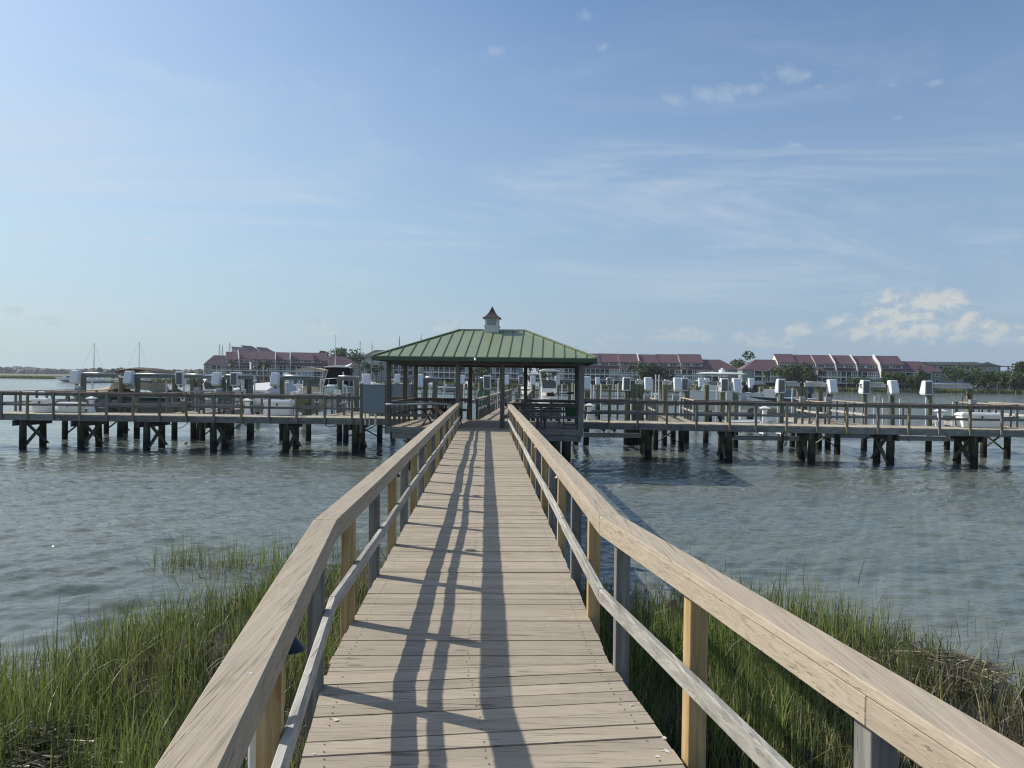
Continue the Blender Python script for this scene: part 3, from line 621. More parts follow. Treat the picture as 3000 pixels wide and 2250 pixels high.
# roof
OV = .52; RZ0, RZ1 = 4.135, 5.27; E = [PV(-HW - OV, -OV, RZ0), PV(HW + OV, -OV, RZ0), PV(HW + OV, DP + OV, RZ0), PV(-HW - OV, DP + OV, RZ0)]
rl, rr = PV(-1.28, DP / 2, RZ1), PV(1.34, DP / 2, RZ1)
m_ = MB(); th = Vector((0, 0, -.03))
for f in ((E[0], E[1], rr, rl), (E[1], E[2], rr), (E[2], E[3], rl, rr), (E[3], E[0], rl)):
    n = len(f); m_.add(list(f) + [p + th for p in f], [tuple(range(n)), tuple(range(n, 2 * n))[::-1]] + [(i, n + i, n + (i + 1) % n, (i + 1) % n) for i in range(n)])
def seams(e0, e1, top0, top1, n):
    ed = (e1 - e0)
    def topat(p):   # go up-slope until hip or ridge
        return p
    nrm = ed.cross(top0 - e0).normalized(); up = nrm.cross(ed).normalized(); up = up if up.z > 0 else -up
    Lr = (top0 - e0).dot(up); a0 = (top0 - e0).dot(ed.normalized()); a1 = (top1 - e0).dot(ed.normalized()); L = ed.length
    for k in range(n + 1):
        s = (k + .42) * .392
        if s > L - .1: break
        h = Lr * min(1, s / max(a0, 1e-3), (L - s) / max(L - a1, 1e-3))
        if h < .12: continue
        p0 = e0 + ed.normalized() * s + nrm * (.012 if nrm.z > 0 else -.012); m_.bar(p0 + up * .0, p0 + up * (h - .02), .022, .032, up=nrm, m=1)
seams(E[0], E[1], rl, rr, 24); seams(E[1], E[2], rr, rr, 18); seams(E[2], E[3], rr, rl, 24); seams(E[3], E[0], rl, rl, 18)
roof = m_.build('roof', [M['greenroof'], M['seam']], PA)
m_ = MB()
for a, b in ((E[0], rl), (E[1], rr), (E[2], rr), (E[3], rl), (rl, rr)): m_.bar(a + Vector((0, 0, .025)), b + Vector((0, 0, .025)), .13, .03)
m_.build('ridge_cap', M['greenroof'], roof)
m_ = MB()
for i in range(4): m_.bar(E[i] + Vector((0, 0, -.095)), E[(i + 1) % 4] + Vector((0, 0, -.095)), .03, .13)
m_.build('fascia', M['greenseam'], PA)
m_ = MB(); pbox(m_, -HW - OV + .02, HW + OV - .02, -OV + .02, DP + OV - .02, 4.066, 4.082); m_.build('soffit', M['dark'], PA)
# cupola
cc = PV(.03, DP / 2, 0); m_ = MB(); m_.box(cc + Vector((0, 0, 5.25)), (.55, .55, .34), AX); m_.box(cc + Vector((0, 0, 5.42)), (.60, .60, .06), AX)
for sx in (-1, 1):
    for sy in (-1, 1): m_.box(cc + ex * .225 * sx + ey * .225 * sy + Vector((0, 0, 5.56)), (.08, .08, .24), AX)
m_.box(cc + Vector((0, 0, 5.70)), (.55, .55, .05), AX)
cup = m_.build('cupola', M['wpaint'], PA, bevel=.006)
for k in range(5):
    m_ = MB()
    for d, a_ in ((ey, ex), (-ey, ex), (ex, ey), (-ex, ey)):
        c = cc + d * .215 + Vector((0, 0, 5.475 + k * .045)); m_.box(c, (.37, .05, .012), (a_, (d * .8 + Vector((0, 0, -.6))).normalized(), d.cross(a_) * .8 + d * .6))
    m_.build('louvre', M['wpaint'], cup)
m_ = MB(); m_.box(cc + Vector((0, 0, 5.56)), (.36, .36, .24), AX); m_.build('louvre_shade_core', M['void'], cup)
m_ = MB(); prof = [(.36, 5.725), (.345, 5.75), (.26, 5.81), (.18, 5.89), (.12, 5.98), (.075, 6.07), (.015, 6.20)]
secs = []
for r_, z in prof: secs.append([cc + (ex * sx + ey * sy) * r_ + Vector((0, 0, z)) for sx, sy in ((-1, -1), (1, -1), (1, 1), (-1, 1))])
m_.loft(secs, ring=True); m_.build('cupola_roof', M['rust'], cup)
# pavilion rails
def prail(pts, n_posts=True, z=RZ, cap=True):
    m_ = MB()
    for p, q in zip(pts[:-1], pts[1:]):
        P, Q = PV(*p, 0), PV(*q, 0); m_.bar(P + Vector((0, 0, z - .019)), Q + Vector((0, 0, z - .019)), .14, .038); m_.bar(P + Vector((0, 0, z - .085)), Q + Vector((0, 0, z - .085)), .038, .088)
        m_.bar(P + Vector((0, 0, DZ + .42)), Q + Vector((0, 0, DZ + .42)), .038, .1)
    m_.build('railing', M['colx'], PA, bevel=.003)
prail([(-HW + .08, .0), (-1.06, .0)]); prail([(-HW, .08), (-HW, DP - .08)]); prail([(-HW + .08, DP), (-1.15, DP)])
prail([(.74, 0), (HW - .1, 0)]); prail([(HW, .1), (HW, DP - .08)]); prail([(1.37, DP), (HW - .08, DP)])
for a, b in ((-HW, .9), (-HW, 1.8), (-HW, 3.7), (-2.3, DP), (2.05, 0), (HW, 1.4), (HW, 4.0), (2.4, DP), (-1.72, -.1)):
    m_ = MB(); pbox(m_, a - .045, a + .045, b - .045, b + .045, DZ - .1, RZ - .13 if (a, b) != (-1.72, -.1) else RZ - .18); m_.build('rail_post', M['col'], PA, bevel=.003)
m_ = MB(); m_.tube([PV(-HW - .10, -.14, 2.385), PV(-HW + .2, -.14, 2.39), PV(-2.4, -.15, 2.42), PV(-1.8, -.16, 2.455), PV(-1.4, -.16, 2.43), PV(-.95, -.15, 2.38)], .035, 10)
m_.build('grab_rail', M['greybox'], PA, smooth=True)
# two slatted benches and a shelf against the right front rail
def bench(a0, a1, label):
    B = thing('bench', label, 'bench', PV((a0 + a1) / 2, .4, DZ), 0, 'benches in the pavilion')
    m_ = MB()
    for k in range(7): pbox(m_, a0, a1, .10 - .0, .13, DZ + .40 + k * .075, DZ + .465 + k * .075)
    m_.build('backrest', M['colx'], B)
    m_ = MB()
    for k in range(5): pbox(m_, a0, a1, .14 + k * .095, .225 + k * .095, DZ + .40, DZ + .438)
    m_.build('seat', M['colx'], B)
    for a in (a0 + .08, a1 - .08):
        for b in (.16, .55):
            m_ = MB(); pbox(m_, a - .045, a + .045, b - .04, b + .04, DZ + .002, DZ + .40); m_.build('leg', M['col'], B)
bench(.95, 2.0, 'grey slatted bench beside the boardwalk entrance of the pavilion'); bench(2.1, 2.78, 'grey slatted bench next to the shelf in the pavilion')
S = thing('shelf', 'low grey timber shelf in the front right corner of the pavilion', 'shelf', PV(3.1, .35, DZ))
m_ = MB()
for a in (2.84, 3.34): pbox(m_, a, a + .035, .12, .58, DZ + .002, DZ + .88)
m_.build('side_panel', M['col'], S)
for z in (.12, .42, .84):
    m_ = MB(); pbox(m_, 2.876, 3.339, .12, .58, DZ + z, DZ + z + .035); m_.build('shelf_board', M['colx'], S)
m_ = MB(); m_.hexa([PV(a, b, DZ + .457) for a, b in ((2.93, .2), (3.27, .2), (3.27, .45), (2.93, .45))] + [PV(a, b, DZ + .78) for a, b in ((2.9, .17), (3.3, .17), (3.3, .48), (2.9, .48))])
for k in range(8): pbox(m_, 2.925 + k * .045, 2.945 + k * .045, .155, .17, DZ + .48, DZ + .76)
tag(m_.build('basket', M['green']), 'bright green plastic basket on the pavilion shelf', 'basket')
# two brown chairs behind the left rail
def chair(a, b, rz, label):
    B = thing('wooden_chair', label, 'chair', PV(a, b, DZ + .002), rz, 'brown chairs in the pavilion')
    m_ = MB()
    for k in range(5): m_.span(-.25, .25, -.24 + k * .1, -.16 + k * .1, .40, .425)
    m_.build('seat', M['brown'], B, local=True); m_ = MB()
    for k in range(5): m_.hexa([Vector(p) for p in ((-.25 + k * .1, -.27, .42), (-.17 + k * .1, -.27, .42), (-.17 + k * .1, -.25, .42), (-.25 + k * .1, -.25, .42), (-.25 + k * .1, -.43, .98), (-.17 + k * .1, -.43, .98), (-.17 + k * .1, -.41, .98), (-.25 + k * .1, -.41, .98))])
    m_.build('backrest', M['brown'], B, local=True)
    for sx in (-.28, .28):
        m_ = MB(); m_.bar((sx, .28, 0), (sx, -.3, .60), .04, .06); m_.build('leg', M['brown'], B, local=True)
        m_ = MB(); m_.bar((sx, -.34, 0), (sx, .26, .60), .04, .06); m_.build('leg', M['brown'], B, local=True)
        m_ = MB(); m_.span(sx - .045, sx + .045, -.34, .34, .60, .63); m_.build('armrest', M['brown'], B, local=True)
chair(-2.05, 1.2, R_(150), 'brown slatted armchair left of the other behind the left pavilion rail'); chair(-1.35, 1.5, R_(200), 'brown slatted armchair nearest the boardwalk inside the pavilion')
m_ = MB(); p = PV(-1.5, 1.55, DZ + .72); m_.tube([p - ex * .05 + Vector((0, 0, -.14)), p + ex * .1 + Vector((0, 0, .12))], .07, 12)
tag(m_.build('rolled_towel', M['white'], smooth=40), 'rolled white towel leaning on the brown pavilion chair', 'towel')
# security camera under the front eave
p = PV(-.3, -OV - .03, 4.04); cmr = thing('security_camera', 'small cream security camera under the front eave of the pavilion', 'camera', p)
m_ = MB(); m_.tube([p + Vector((0, .02, .03)), p + Vector((.02, -.14, -.05))], .04, 12); m_.build('camera_body', M['wpaint'], cmr, smooth=40)
m_ = MB(); m_.tube([p + Vector((.02, -.141, -.0505)), p + Vector((.0205, -.146, -.053))], .03, 12); m_.build('lens', M['glass'], cmr)
# ------------------------------------------------------------------ the two wings of the dock
class Line:
    def __init__(s, x0, y0, sl): s.x0, s.y0, s.sl = x0, y0, sl; s.d = Vector((1, sl, 0)).normalized(); s.n = Vector((-s.d.y, s.d.x, 0))
    def at(s, x, b=0, z=0):
        p = Vector((x, s.y0 + s.sl * (x - s.x0), 0)) + s.n * b; return Vector((p.x, p.y, z))
    def px(s, px, b=0):
        k = (px - 1500) / F; y = (s.y0 + b - s.sl * s.x0) / (1 - s.sl * k); return k * y
LL = Line(-6.6, 32.5, -.015); LR = Line(3.15, 31.65, -.106)
PRZ = DZ + .95
def pier(label, ln, x0, x1, posts, bents, gaps, PW=1.95, boards=1):
    T = thing('pier', label, 'pier', ln.at((x0 + x1) / 2, PW / 2, 0), 0, 'wings of the dock')
    m_ = MB(); x = x0
    while x < x1:
        a = Vector((ln.at(x).x, ln.at(x).y, 0)); d = ln.d * .135; b = ln.n
        e0, e1 = random.uniform(-.02, .015), PW + random.uniform(-.015, .02); z = DZ + random.uniform(-.003, .003)
        m_.hexa([Vector((p.x, p.y, z - .04)) for p in (a + b * e0, a + d + b * e0, a + d + b * e1, a + b * e1)] + [Vector((p.x, p.y, z)) for p in (a + b * e0, a + d + b * e0, a + d + b * e1, a + b * e1)]); x += .14
    m_.build('deck', M['pdeck'], T)
    for b in (-.0, PW):
        m_ = MB(); x = x0
        while x < x1:
            xe = min(x + 3.9, x1); m_.bar(ln.at(x + .003, b, DZ - .165), ln.at(xe - .003, b, DZ - .165), .045, .24); x = xe
        m_.build('rim_joist', M['greyx'], T, bevel=.004)
    def railrun(xa, xb, b, side):
        m_ = MB(); x = xa
        while x < xb - .01:
            xe = min(x + 3.66, xb); r = random.random(); dz = random.uniform(-.012, .012)
            m_.bar(ln.at(x + .003, b, PRZ - .02 + dz), ln.at(xe - .003, b, PRZ - .02), .15, .04, r=r); x = xe
        m_.build('handrail', M['capx'], T, bevel=.004)
        m_ = MB(); x = xa
        while x < xb - .01:
            xe = min(x + 3.66, xb); m_.bar(ln.at(x + .003, b + .045 * side, PRZ - .1), ln.at(xe - .003, b + .045 * side, PRZ - .1), .038, .10)
            m_.bar(ln.at(x + .003, b + .045 * side, DZ + .40 + random.uniform(-.015, .015)), ln.at(xe - .003, b + .045 * side, DZ + .40), .038, .10); x = xe
        m_.build('middle_rail', M['greyx'], T, bevel=.003)
    railrun(x0, x1, -.03, 1)
    for i, px in enumerate(posts):
        x = ln.px(px); m_ = MB(); ex_ = random.uniform(-.02, .02)
        a = ln.at(x, -.07, DZ - .27); bb = ln.at(x + ex_, -.07, PRZ - .045); m_.bar(a, bb, .088, .088, up=ln.n); m_.build('post', M['greyz'] if i % 2 else M['pine'] if random.random() < .0 else M['postb'] if not i % 2 else M['greyz'], T, bevel=.003)
    g = [x0] + [v for ab in gaps for v in ab] + [x1]
    for xa, xb in zip(g[0::2], g[1::2]):
        if xb - xa < .4: continue
        railrun(xa, xb, PW + .03, -1)
        n = max(1, int((xb - xa) / 1.25))
        for k in range(n + 1):
            x = xa + .05 + (xb - xa - .1) * k / n; m_ = MB(); m_.bar(ln.at(x, PW + .07, DZ - .25), ln.at(x, PW + .07, PRZ - .045), .088, .088, up=ln.n); m_.build('post', M['greyz'], T, bevel=.003)
    for px in bents:
        x = ln.px(px, .3); m_ = MB()
        for o in (-.17, .17): m_.bar(ln.at(x + o, -.12, DZ - .41), ln.at(x + o, PW + .1, DZ - .41), .06, .24)
        m_.build('cross_beam', M['dark'], T, bevel=.004)
        for b in (.30, PW - .28):
            m_ = MB(); j = Vector((random.uniform(-.05, .05), random.uniform(-.05, .05), 0)); m_.tube([ln.at(x, b, -.6) + j, ln.at(x, b, .5) + j * .5, ln.at(x, b, DZ - .3)], [.155, .15, .14], 14); m_.build('piling', M['pile'], T, smooth=40)
        sg = 1 if ln is LL else -1
        for (b0, b1, o) in ((.28, PW - .2, .175), (PW - .3, .24, .125)):
            m_ = MB(); m_.bar(ln.at(x + o * sg, b0, DZ - .42), ln.at(x + o * sg, b1, .16), .045, .15, up=ln.d); m_.build('brace', M['brace'], T)
    return T
M['backp'] = plain('shaded_motor_recess', (0.15, 0.165, 0.16), 0.7, 0.5, 9.0)
M['postb'] = wood('yellowed_post', (0.19, 0.15, 0.09), (0.33, 0.27, 0.165), 'Z', 0.8, 0.4, 0.6, (0.08, 0.06, 0.035), 0.35, 20, (0.12, 0.11, 0.08, 0.5))
PLp = [-70, 7.6, 83.5, 160, 237.3, 315, 392.7, 470, 549, 629.5, 710, 790.6, 871.4, 953.3, 1033.6]
PRp = [1785, 1869, 1955, 2041, 2139, 2215.5, 2305, 2395, 2482, 2572.5, 2662, 2752, 2842.4, 2934, 3026]
LFX = [(-22.95, -21.6), (-15.9, -14.5), (-8.6, -6.6)]; RFX = [(6.3, 7.8), (13.6, 15.0), (21.2, 22.5)]
PL = pier('left wing of the timber dock carrying the tan covered boat behind it', LL, -27.5, -4.35, PLp, [-105, 68, 237, 431, 625, 840, 1041], LFX)
PR = pier('right wing of the timber dock carrying the long white dock box', LR, 2.72, 26.5, PRp, [1898, 2135, 2379, 2608, 2856, 3110], RFX)
# ------------------------------------------------------------------ finger docks, back walkway, second dock
def finger(ln, xa, xb, length, label, lean=0.0):
    T = thing('finger_dock', label, 'dock', ln.at((xa + xb) / 2, 2.0, 0), 0, 'finger docks between the boat lifts')
    dv = (ln.n + ln.d * lean).normalized(); A, B = ln.at(xa, 2.06), ln.at(xb, 2.06)
    m_ = MB(); t = 0
    while t < length:
        z = DZ - .005 + random.uniform(-.003, .003); m_.hexa([Vector((p.x, p.y, z - .04)) for p in (A + dv * t, B + dv * t, B + dv * (t + .134), A + dv * (t + .134))] + [Vector((p.x, p.y, z)) for p in (A + dv * t, B + dv * t, B + dv * (t + .134), A + dv * (t + .134))]); t += .14
    m_.build('deck', M['deck'], T)
    for s, Q in ((-1, A), (1, B)):
        m_ = MB(); q = Q + ln.d * .03 * s; m_.bar(q + Vector((0, 0, DZ - .17)), q + dv * length + Vector((0, 0, DZ - .17)), .045, .22); m_.build('rim_joist', M['grey'], T)
        q = Q + ln.d * .10 * s; rlen = length * .62
        m_ = MB(); m_.bar(q + dv * .15 + Vector((0, 0, PRZ - .02)), q + dv * rlen + Vector((0, 0, PRZ - .02)), .14, .04); m_.build('handrail', M['cap'], T, bevel=.004)
        m_ = MB(); m_.bar(q + dv * .15 + Vector((0, 0, DZ + .42)), q + dv * rlen + Vector((0, 0, DZ + .42)), .04, .1); m_.build('middle_rail', M['grey'], T, bevel=.004)
        for k in range(5):
            p = q + dv * (.35 + k * (rlen - .5) / 4); m_ = MB(); m_.bar(p + Vector((0, 0, DZ - .25)), p + Vector((0, 0, PRZ - .045)), .088, .088, up=ln.n); m_.build('post', M['greyz'], T)
    for t in ((3.4, 7.2) if ln is LL else (3.0, 6.6)):
        for Q, s in ((A, 1), (B, -1)):
            p = Q + dv * t + ln.d * .14 * s; m_ = MB(); m_.tube([Vector((p.x, p.y, -.6)), Vector((p.x, p.y, DZ - .06))], .14, 12); m_.build('piling', M['pile'], T, smooth=40)
        a, b = A + dv * (t + .17), B + dv * (t + .17)
        for z0, z1, o in ((DZ - .3, .2, .0), (.2, DZ - .3, .05)):
            m_ = MB(); m_.bar(a + dv * o + Vector((0, 0, z0)), b + dv * o + Vector((0, 0, z1)), .045, .15, up=ln.n); m_.build('brace', M['brace'], T)
for (xa, xb), lab in zip(LFX, ('finger dock behind the bow of the tan covered boat', 'finger dock between the tan covered boat and the outboard boats', 'finger dock leading past the sand coloured centre console boat')):
    finger(LL, xa, xb, 8.5, lab)
for (xa, xb), lab in zip(RFX, ('finger dock nearest the pavilion on the right wing', 'finger dock in the middle of the right wing beside the twin piles', 'finger dock beside the long white dock box at the right')):
    finger(LR, xa, xb, 8.5, lab)
def walkway(label, A0, B0, A1, B1, gap=None, rails=(True, True), bent=4.0, group=None):
    T = thing('walkway', label, 'walkway', (A0 + B0) / 2, 0, group)
    A0, B0, A1, B1 = [Vector((p.x, p.y, 0)) for p in (A0, B0, A1, B1)]
    L = (A1 - A0).length; n = int(L / .14); m_ = MB()
    for k in range(n):
        f0, f1 = k / n, (k + .96) / n; z = DZ + random.uniform(-.003, .003); q = [A0.lerp(A1, f0), B0.lerp(B1, f0), B0.lerp(B1, f1), A0.lerp(A1, f1)]
        m_.hexa([Vector((p.x, p.y, z - .04)) for p in q] + [Vector((p.x, p.y, z)) for p in q])
    m_.build('deck', M['deck'] if abs((A1 - A0).y) > abs((A1 - A0).x) else M['pdeck'], T)
    dv = (A1 - A0).normalized(); sd = (B0 - A0).normalized(); up = Vector((0, 0, 1)); hor = abs(dv.x) > abs(dv.y)
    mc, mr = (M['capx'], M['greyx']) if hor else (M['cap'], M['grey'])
    for on, P, Q, s in ((rails[0], A0, A1, -1), (rails[1], B0, B1, 1)):
        a, b = P + sd * .03 * s, Q + sd * .03 * s; m_ = MB(); m_.bar(a + up * (DZ - .16), b + up * (DZ - .16), .04, .22); m_.build('rim_joist', mr, T)
        if not on: continue
        a, b = P + sd * .1 * s, Q + sd * .1 * s
        m_ = MB(); m_.bar(a + up * (RZ - .02), b + up * (RZ - .02), .14, .04); m_.build('handrail', mc, T)
        m_ = MB(); m_.bar(a + up * (RZ - .09), b + up * (RZ - .09), .038, .09); m_.bar(a + up * (DZ + .42), b + up * (DZ + .42), .038, .1); m_.build('middle_rail', mr, T)
        k = int(L / 1.7)
        for i in range(k + 1):
            p = a.lerp(b, (i + .03) / (k + .06)); m_ = MB(); m_.bar(p + up * (DZ - .25), p + up * (RZ - .04), .088, .088, up=dv); m_.build('post', M['greyz'], T)
    k = max(2, int(L / bent))
    for i in range(k):
        for P, Q, s in ((A0, A1, 1), (B0, B1, -1)):
            p = P.lerp(Q, (i + .5) / k) + sd * .15 * s; m_ = MB(); m_.tube([p + up * -.6, p + up * (DZ - .06)], .14, 10); m_.build('piling', M['pile'], T, smooth=40)
    return T
A0, B0 = PV(-.72, DP + .16, 0), PV(1.02, DP + .16, 0)
walkway('straight timber walkway running from the back of the pavilion to the second dock', A0, B0, Vector((.05, 61.3, 0)), Vector((1.55, 61.25, 0)))
walkway('second timber dock crossing the water beyond the boat lifts', Vector((-8.5, 61.9, 0)), Vector((-8.4, 63.6, 0)), Vector((23.0, 61.1, 0)), Vector((23.1, 62.8, 0)), rails=(False, True))
# ------------------------------------------------------------------ boat lifts
def motor_box(par, c, face, scale=1.0):
    """moulded cover over a lift motor; FACE f: front to the camera, b: back to the camera, its hollow a panel in shade colour"""
    w, d, h = .195 * scale, .18 * scale, .36 * scale; c = Vector(c); m_ = MB(); s = -1 if face == 'f' else 1
    def ring(z, w_, y0, y1): return [c + Vector((x, y, z)) for x, y in ((-w_, y0), (w_, y0), (w_, y1), (-w_, y1))]
    secs = [ring(-h, w * .88, -.25, d * .9), ring(-h + .10, w * 1.0, -.35, d), ring(h - .10, w * .95, -.19, d), ring(h - .03, w * .93, -.16, d), ring(h, w * .87, -.12, d * .9)]
    if face == 'b': secs = [[Vector((p.x, 2 * c.y - p.y, p.z)) for p in q][::-1] for q in secs]
    m_.loft(secs, ring=True); o = m_.build('motor_cover', M['white'], par, bevel=.018)
    if face == 'b':
        m_ = MB(); m_.span(c.x - w * .72, c.x + w * .72, c.y - d - .012, c.y - d + .02, c.z - h + .07, c.z + h - .07); m_.build('shaded_back_panel', M['backp'], o)  # flat panel, the shade of the hollow cover put into its colour
    m_ = MB(); m_.tube([c + Vector((0, .02, -h - .10)), c + Vector((0, .02, -h + .02))], .09 * scale, 10); m_.build('gear_plate', M['galv'], o)
    return o
NL = 0
def lift(d, piles, beam, boxes, label, poles=(), cradle=None, bm='galv', top=3.36, pd=.14):
    T = thing('boat_lift', label, 'boat lift', (X((beam[0] + beam[1]) / 2, d), d, 0), 0, 'boat lifts')
    for i, px in enumerate(piles):
        x = X(px, d); m_ = MB(); j = random.uniform(-.06, .06); k = random.uniform(-.08, .08)
        m_.tube([Vector((x + j, d + k, -.6)), Vector((x + j * .5, d + k * .5, 1.4)), Vector((x, d, top - .2))], [pd * 1.08, pd * 1.03, pd * .97], 14); m_.build('piling', M['pile'], T, smooth=40)
    x0, x1 = X(beam[0], d), X(beam[1], d); m_ = MB(); y = d - .02
    for z0, z1, dp in ((top - .025, top, .10), (top - .175, top - .15, .10)): m_.span(x0, x1, y - dp, y + dp, z0 - .02, z1 - .02)
    m_.span(x0, x1, y - .02, y + .02, top - .170, top - .046); m_.build('top_beam', M[bm], T, bevel=.003)
    m_ = MB(); m_.tube([(x0 + .1, y, top + .03), (x1 - .1, y, top + .03)], .03, 8); m_.build('drive_shaft', M['alu'], T, smooth=True)
    for px, f in boxes: motor_box(T, (X(px, d), d - .22 if f == 'f' else d - .05, 3.17 if d < 50 else 3.25), f)
    for xx in (x0 + .3, x1 - .3):
        m_ = MB(); m_.tube([(xx, y - .1, .75), (xx, y - .1, top - .06)], .008, 5); m_.build('cable', M['galv'], T)
    if cradle:
        cx0, cx1, cd, cz, bunks = cradle; a, b = X(cx0, cd), X(cx1, cd); m_ = MB()
        m_.span(a, b, cd - .06, cd + .06, cz - .11, cz - .085); m_.span(a, b, cd - .06, cd + .06, cz + .085, cz + .11); m_.span(a, b, cd - .015, cd + .015, cz - .084, cz + .084); m_.build('cradle_beam', M['galv'], T)
        for bp, bmt in bunks:
            xx = X(bp, cd); m_ = MB(); m_.box((xx, cd + 1.5, cz + .27), (.12, 3.4, .16)); m_.build('bunk', M[bmt], T, bevel=.01)
            m_ = MB(); m_.span(xx - .03, xx + .03, cd - .09, cd + .04, cz - .14, cz + .18); m_.build('bracket', M['galv'], T)
    for px, pyt, pd_ in poles:
        t = Dp(px, pyt, pd_); m_ = MB(); l = random.uniform(-.04, .04); m_.tube([(t.x + l, pd_, 1.0 if not cradle else .72), (t.x, pd_, t.z)], .042, 8); m_.build('guide_pole', M['pvc'], T, smooth=40)
    return T
lift(40, [244, 356], (240, 346), [(231, 'f')], 'boat lift by the bow of the tan covered boat with its white motor cover', [(270, 1113, 41)])
lift(39.3, [403, 512], (392, 531), [(386, 'f'), (530, 'b')], 'boat lift whose white motor cover hides part of the brown canopy', [(487, 1117, 40), (539, 1090, 40)])
lift(39, [565, 586, 653], (540, 632), [(641, 'f')], 'boat lift with twin piles left of the outboard boats', [(573, 1152, 38)])
lift(39, [673, 734], (657, 742), [(689, 'b')], 'boat lift in front of the small white cuddy boat and red far hull', [(678, 1119, 40), (714, 1116, 43), (746, 1100, 41)])
lift(39, [826, 905], (827, 915), [(811, 'f')], 'boat lift whose white motor cover stands above the lidded dock box', [(872, 1120, 40), (837, 1124, 41)])
lift(39, [995, 1044], (986, 1058), [(1076, 'f')], 'boat lift beside the grey panel left of the pavilion', [(1006, 1089, 42), (979, 1126, 41), (1016, 1131, 40)])
lift(40, [1246, 1275], (1241, 1294), [(1231, 'f')], 'boat lift seen through the left bay of the pavilion', [(1278, 1126, 41), (1302.5, 1115, 43), (1261, 1135, 42), (1233, 1142, 40)])
lift(38, [1409, 1427], (1402, 1438), [(1427, 'b')], 'boat lift with thick pile holding the green hose', [(1460, 1107, 48)], pd=.145)
lift(58, [700, 758], (690, 764), [(704, 'f')], 'smaller looking boat lift far behind the finger dock left of the black outboard', [(720, 1135, 60)])
lift(58, [845, 893], (838, 900), [(841, 'f')], 'far boat lift with white cover left of the sand coloured boat', [(853, 1140, 60)])
lift(57, [1160, 1194], (1160, 1200), [(1166, 'f')], 'far boat lift seen between the left pavilion columns')
lift(58, [1351, 1375], (1350, 1384), [(1355, 'f')], 'far boat lift beside the front column left of the entrance', [(1360, 1130, 57)])
lift(59, [1490, 1520], (1484, 1530), [(1484, 'f'), (1526, 'b')], 'far boat lift at the right edge of the back walkway')
lift(57.5, [1562, 1596], (1556, 1600), [(1561, 'f')], 'far boat lift with white cover left of the white centre console', [(1582, 1117, 57), (1552, 1132, 57)])
lift(60, [1632, 1668], (1630, 1675), [(1632, 'f')], 'far boat lift behind the white centre console', [(1647, 1125, 52), (1677, 1121, 52)])
lift(38.6, [1722, 1690], (1688, 1722), [(1717, 'f')], 'boat lift partly hidden by the front right pavilion column', [(1733, 1126, 44), (1740, 1128, 42), (1761, 1124, 44)], (1712, 1882, 36.3, .70, [(1770, 'black'), (1801, 'black')]))
lift(69, [1750, 1786], (1744, 1792), [(1750, 'f'), (1783, 'b')], 'farthest boat lift right of the pavilion with a small white cover', [(1797, 1109, 68), (1811, 1123, 55), (1805, 1126, 66)])
lift(39, [1836, 1851, 1865, 1878], (1861, 1884), [(1896, 'f'), (1835, 'b')], 'boat lift with four close piles and a white cover on the right', [(1849, 1168, 37), (1869, 1167, 37)], bm='wbeam')
lift(39, [1948], (1940, 1968), [(1981, 'f')], 'boat lift with one dark pile and white cover behind the first right finger dock', [(1911, 1110, 40), (1921, 1097, 52), (1931, 1098, 52)], bm='wbeam')
lift(41, [2012, 2070], (2003, 2034), [(2004, 'b')], 'boat lift with dark pile left of the white hardtop boat', [(1995, 1118, 41), (2003, 1101, 46), (2019, 1110, 41)], bm='wbeam')
lift(58, [2041, 2076], (2034, 2080), [(2051, 'f'), (2069, 'f')], 'far boat lift with two small white covers beside the white hardtop boat')
lift(38.5, [2116, 2155], (2102, 2140), [(2153, 'f'), (2120, 'b')], 'boat lift whose dark pile stands before the white hardtop boat', [(2100, 1140, 39), (2130, 1126, 39), (2168, 1158, 38)], (2150, 2352, 36.2, .66, [(2238, 'gel'), (2290, 'gel')]), bm='wbeam')
lift(56, [2194, 2204, 2241], (2186, 2239), [(2197, 'f')], 'far boat lift with three piles between the hardtop boat and the bowrider', [(2172, 1124, 50), (2225, 1134, 52), (2259, 1134, 52)], bm='wbeam')
lift(38, [2289, 2342, 2356], (2284, 2342), [(2286, 'b')], 'boat lift with open backed cover in front of the bowrider', [(2279, 1166, 37), (2322, 1136, 42), (2363, 1143, 38)], bm='wbeam')
lift(38, [2402, 2431], (2356, 2418), [(2431, 'f')], 'boat lift with white cover above the middle right finger dock', [], None, bm='wbeam')
lift(37.7, [2532, 2612], (2517, 2594), [(2608, 'f'), (2533, 'b')], 'boat lift with white cover standing over open water on the right', [(2529, 1168, 38), (2563, 1161, 38), (2587, 1168, 38), (2637, 1168, 38)], (2420, 2560, 36.6, .80, [(2545, 'gel')]), bm='wbeam')
lift(37.3, [2723, 2840], (2716, 2848), [(2714, 'b')], 'rightmost boat lift framing open water behind the dock box', [(2714, 1164, 36), (2792, 1178, 36)], (2625, 2830, 35.6, .78, [(2665, 'gel'), (2770, 'gel'), (2815, 'pvc')]), bm='wbeam')
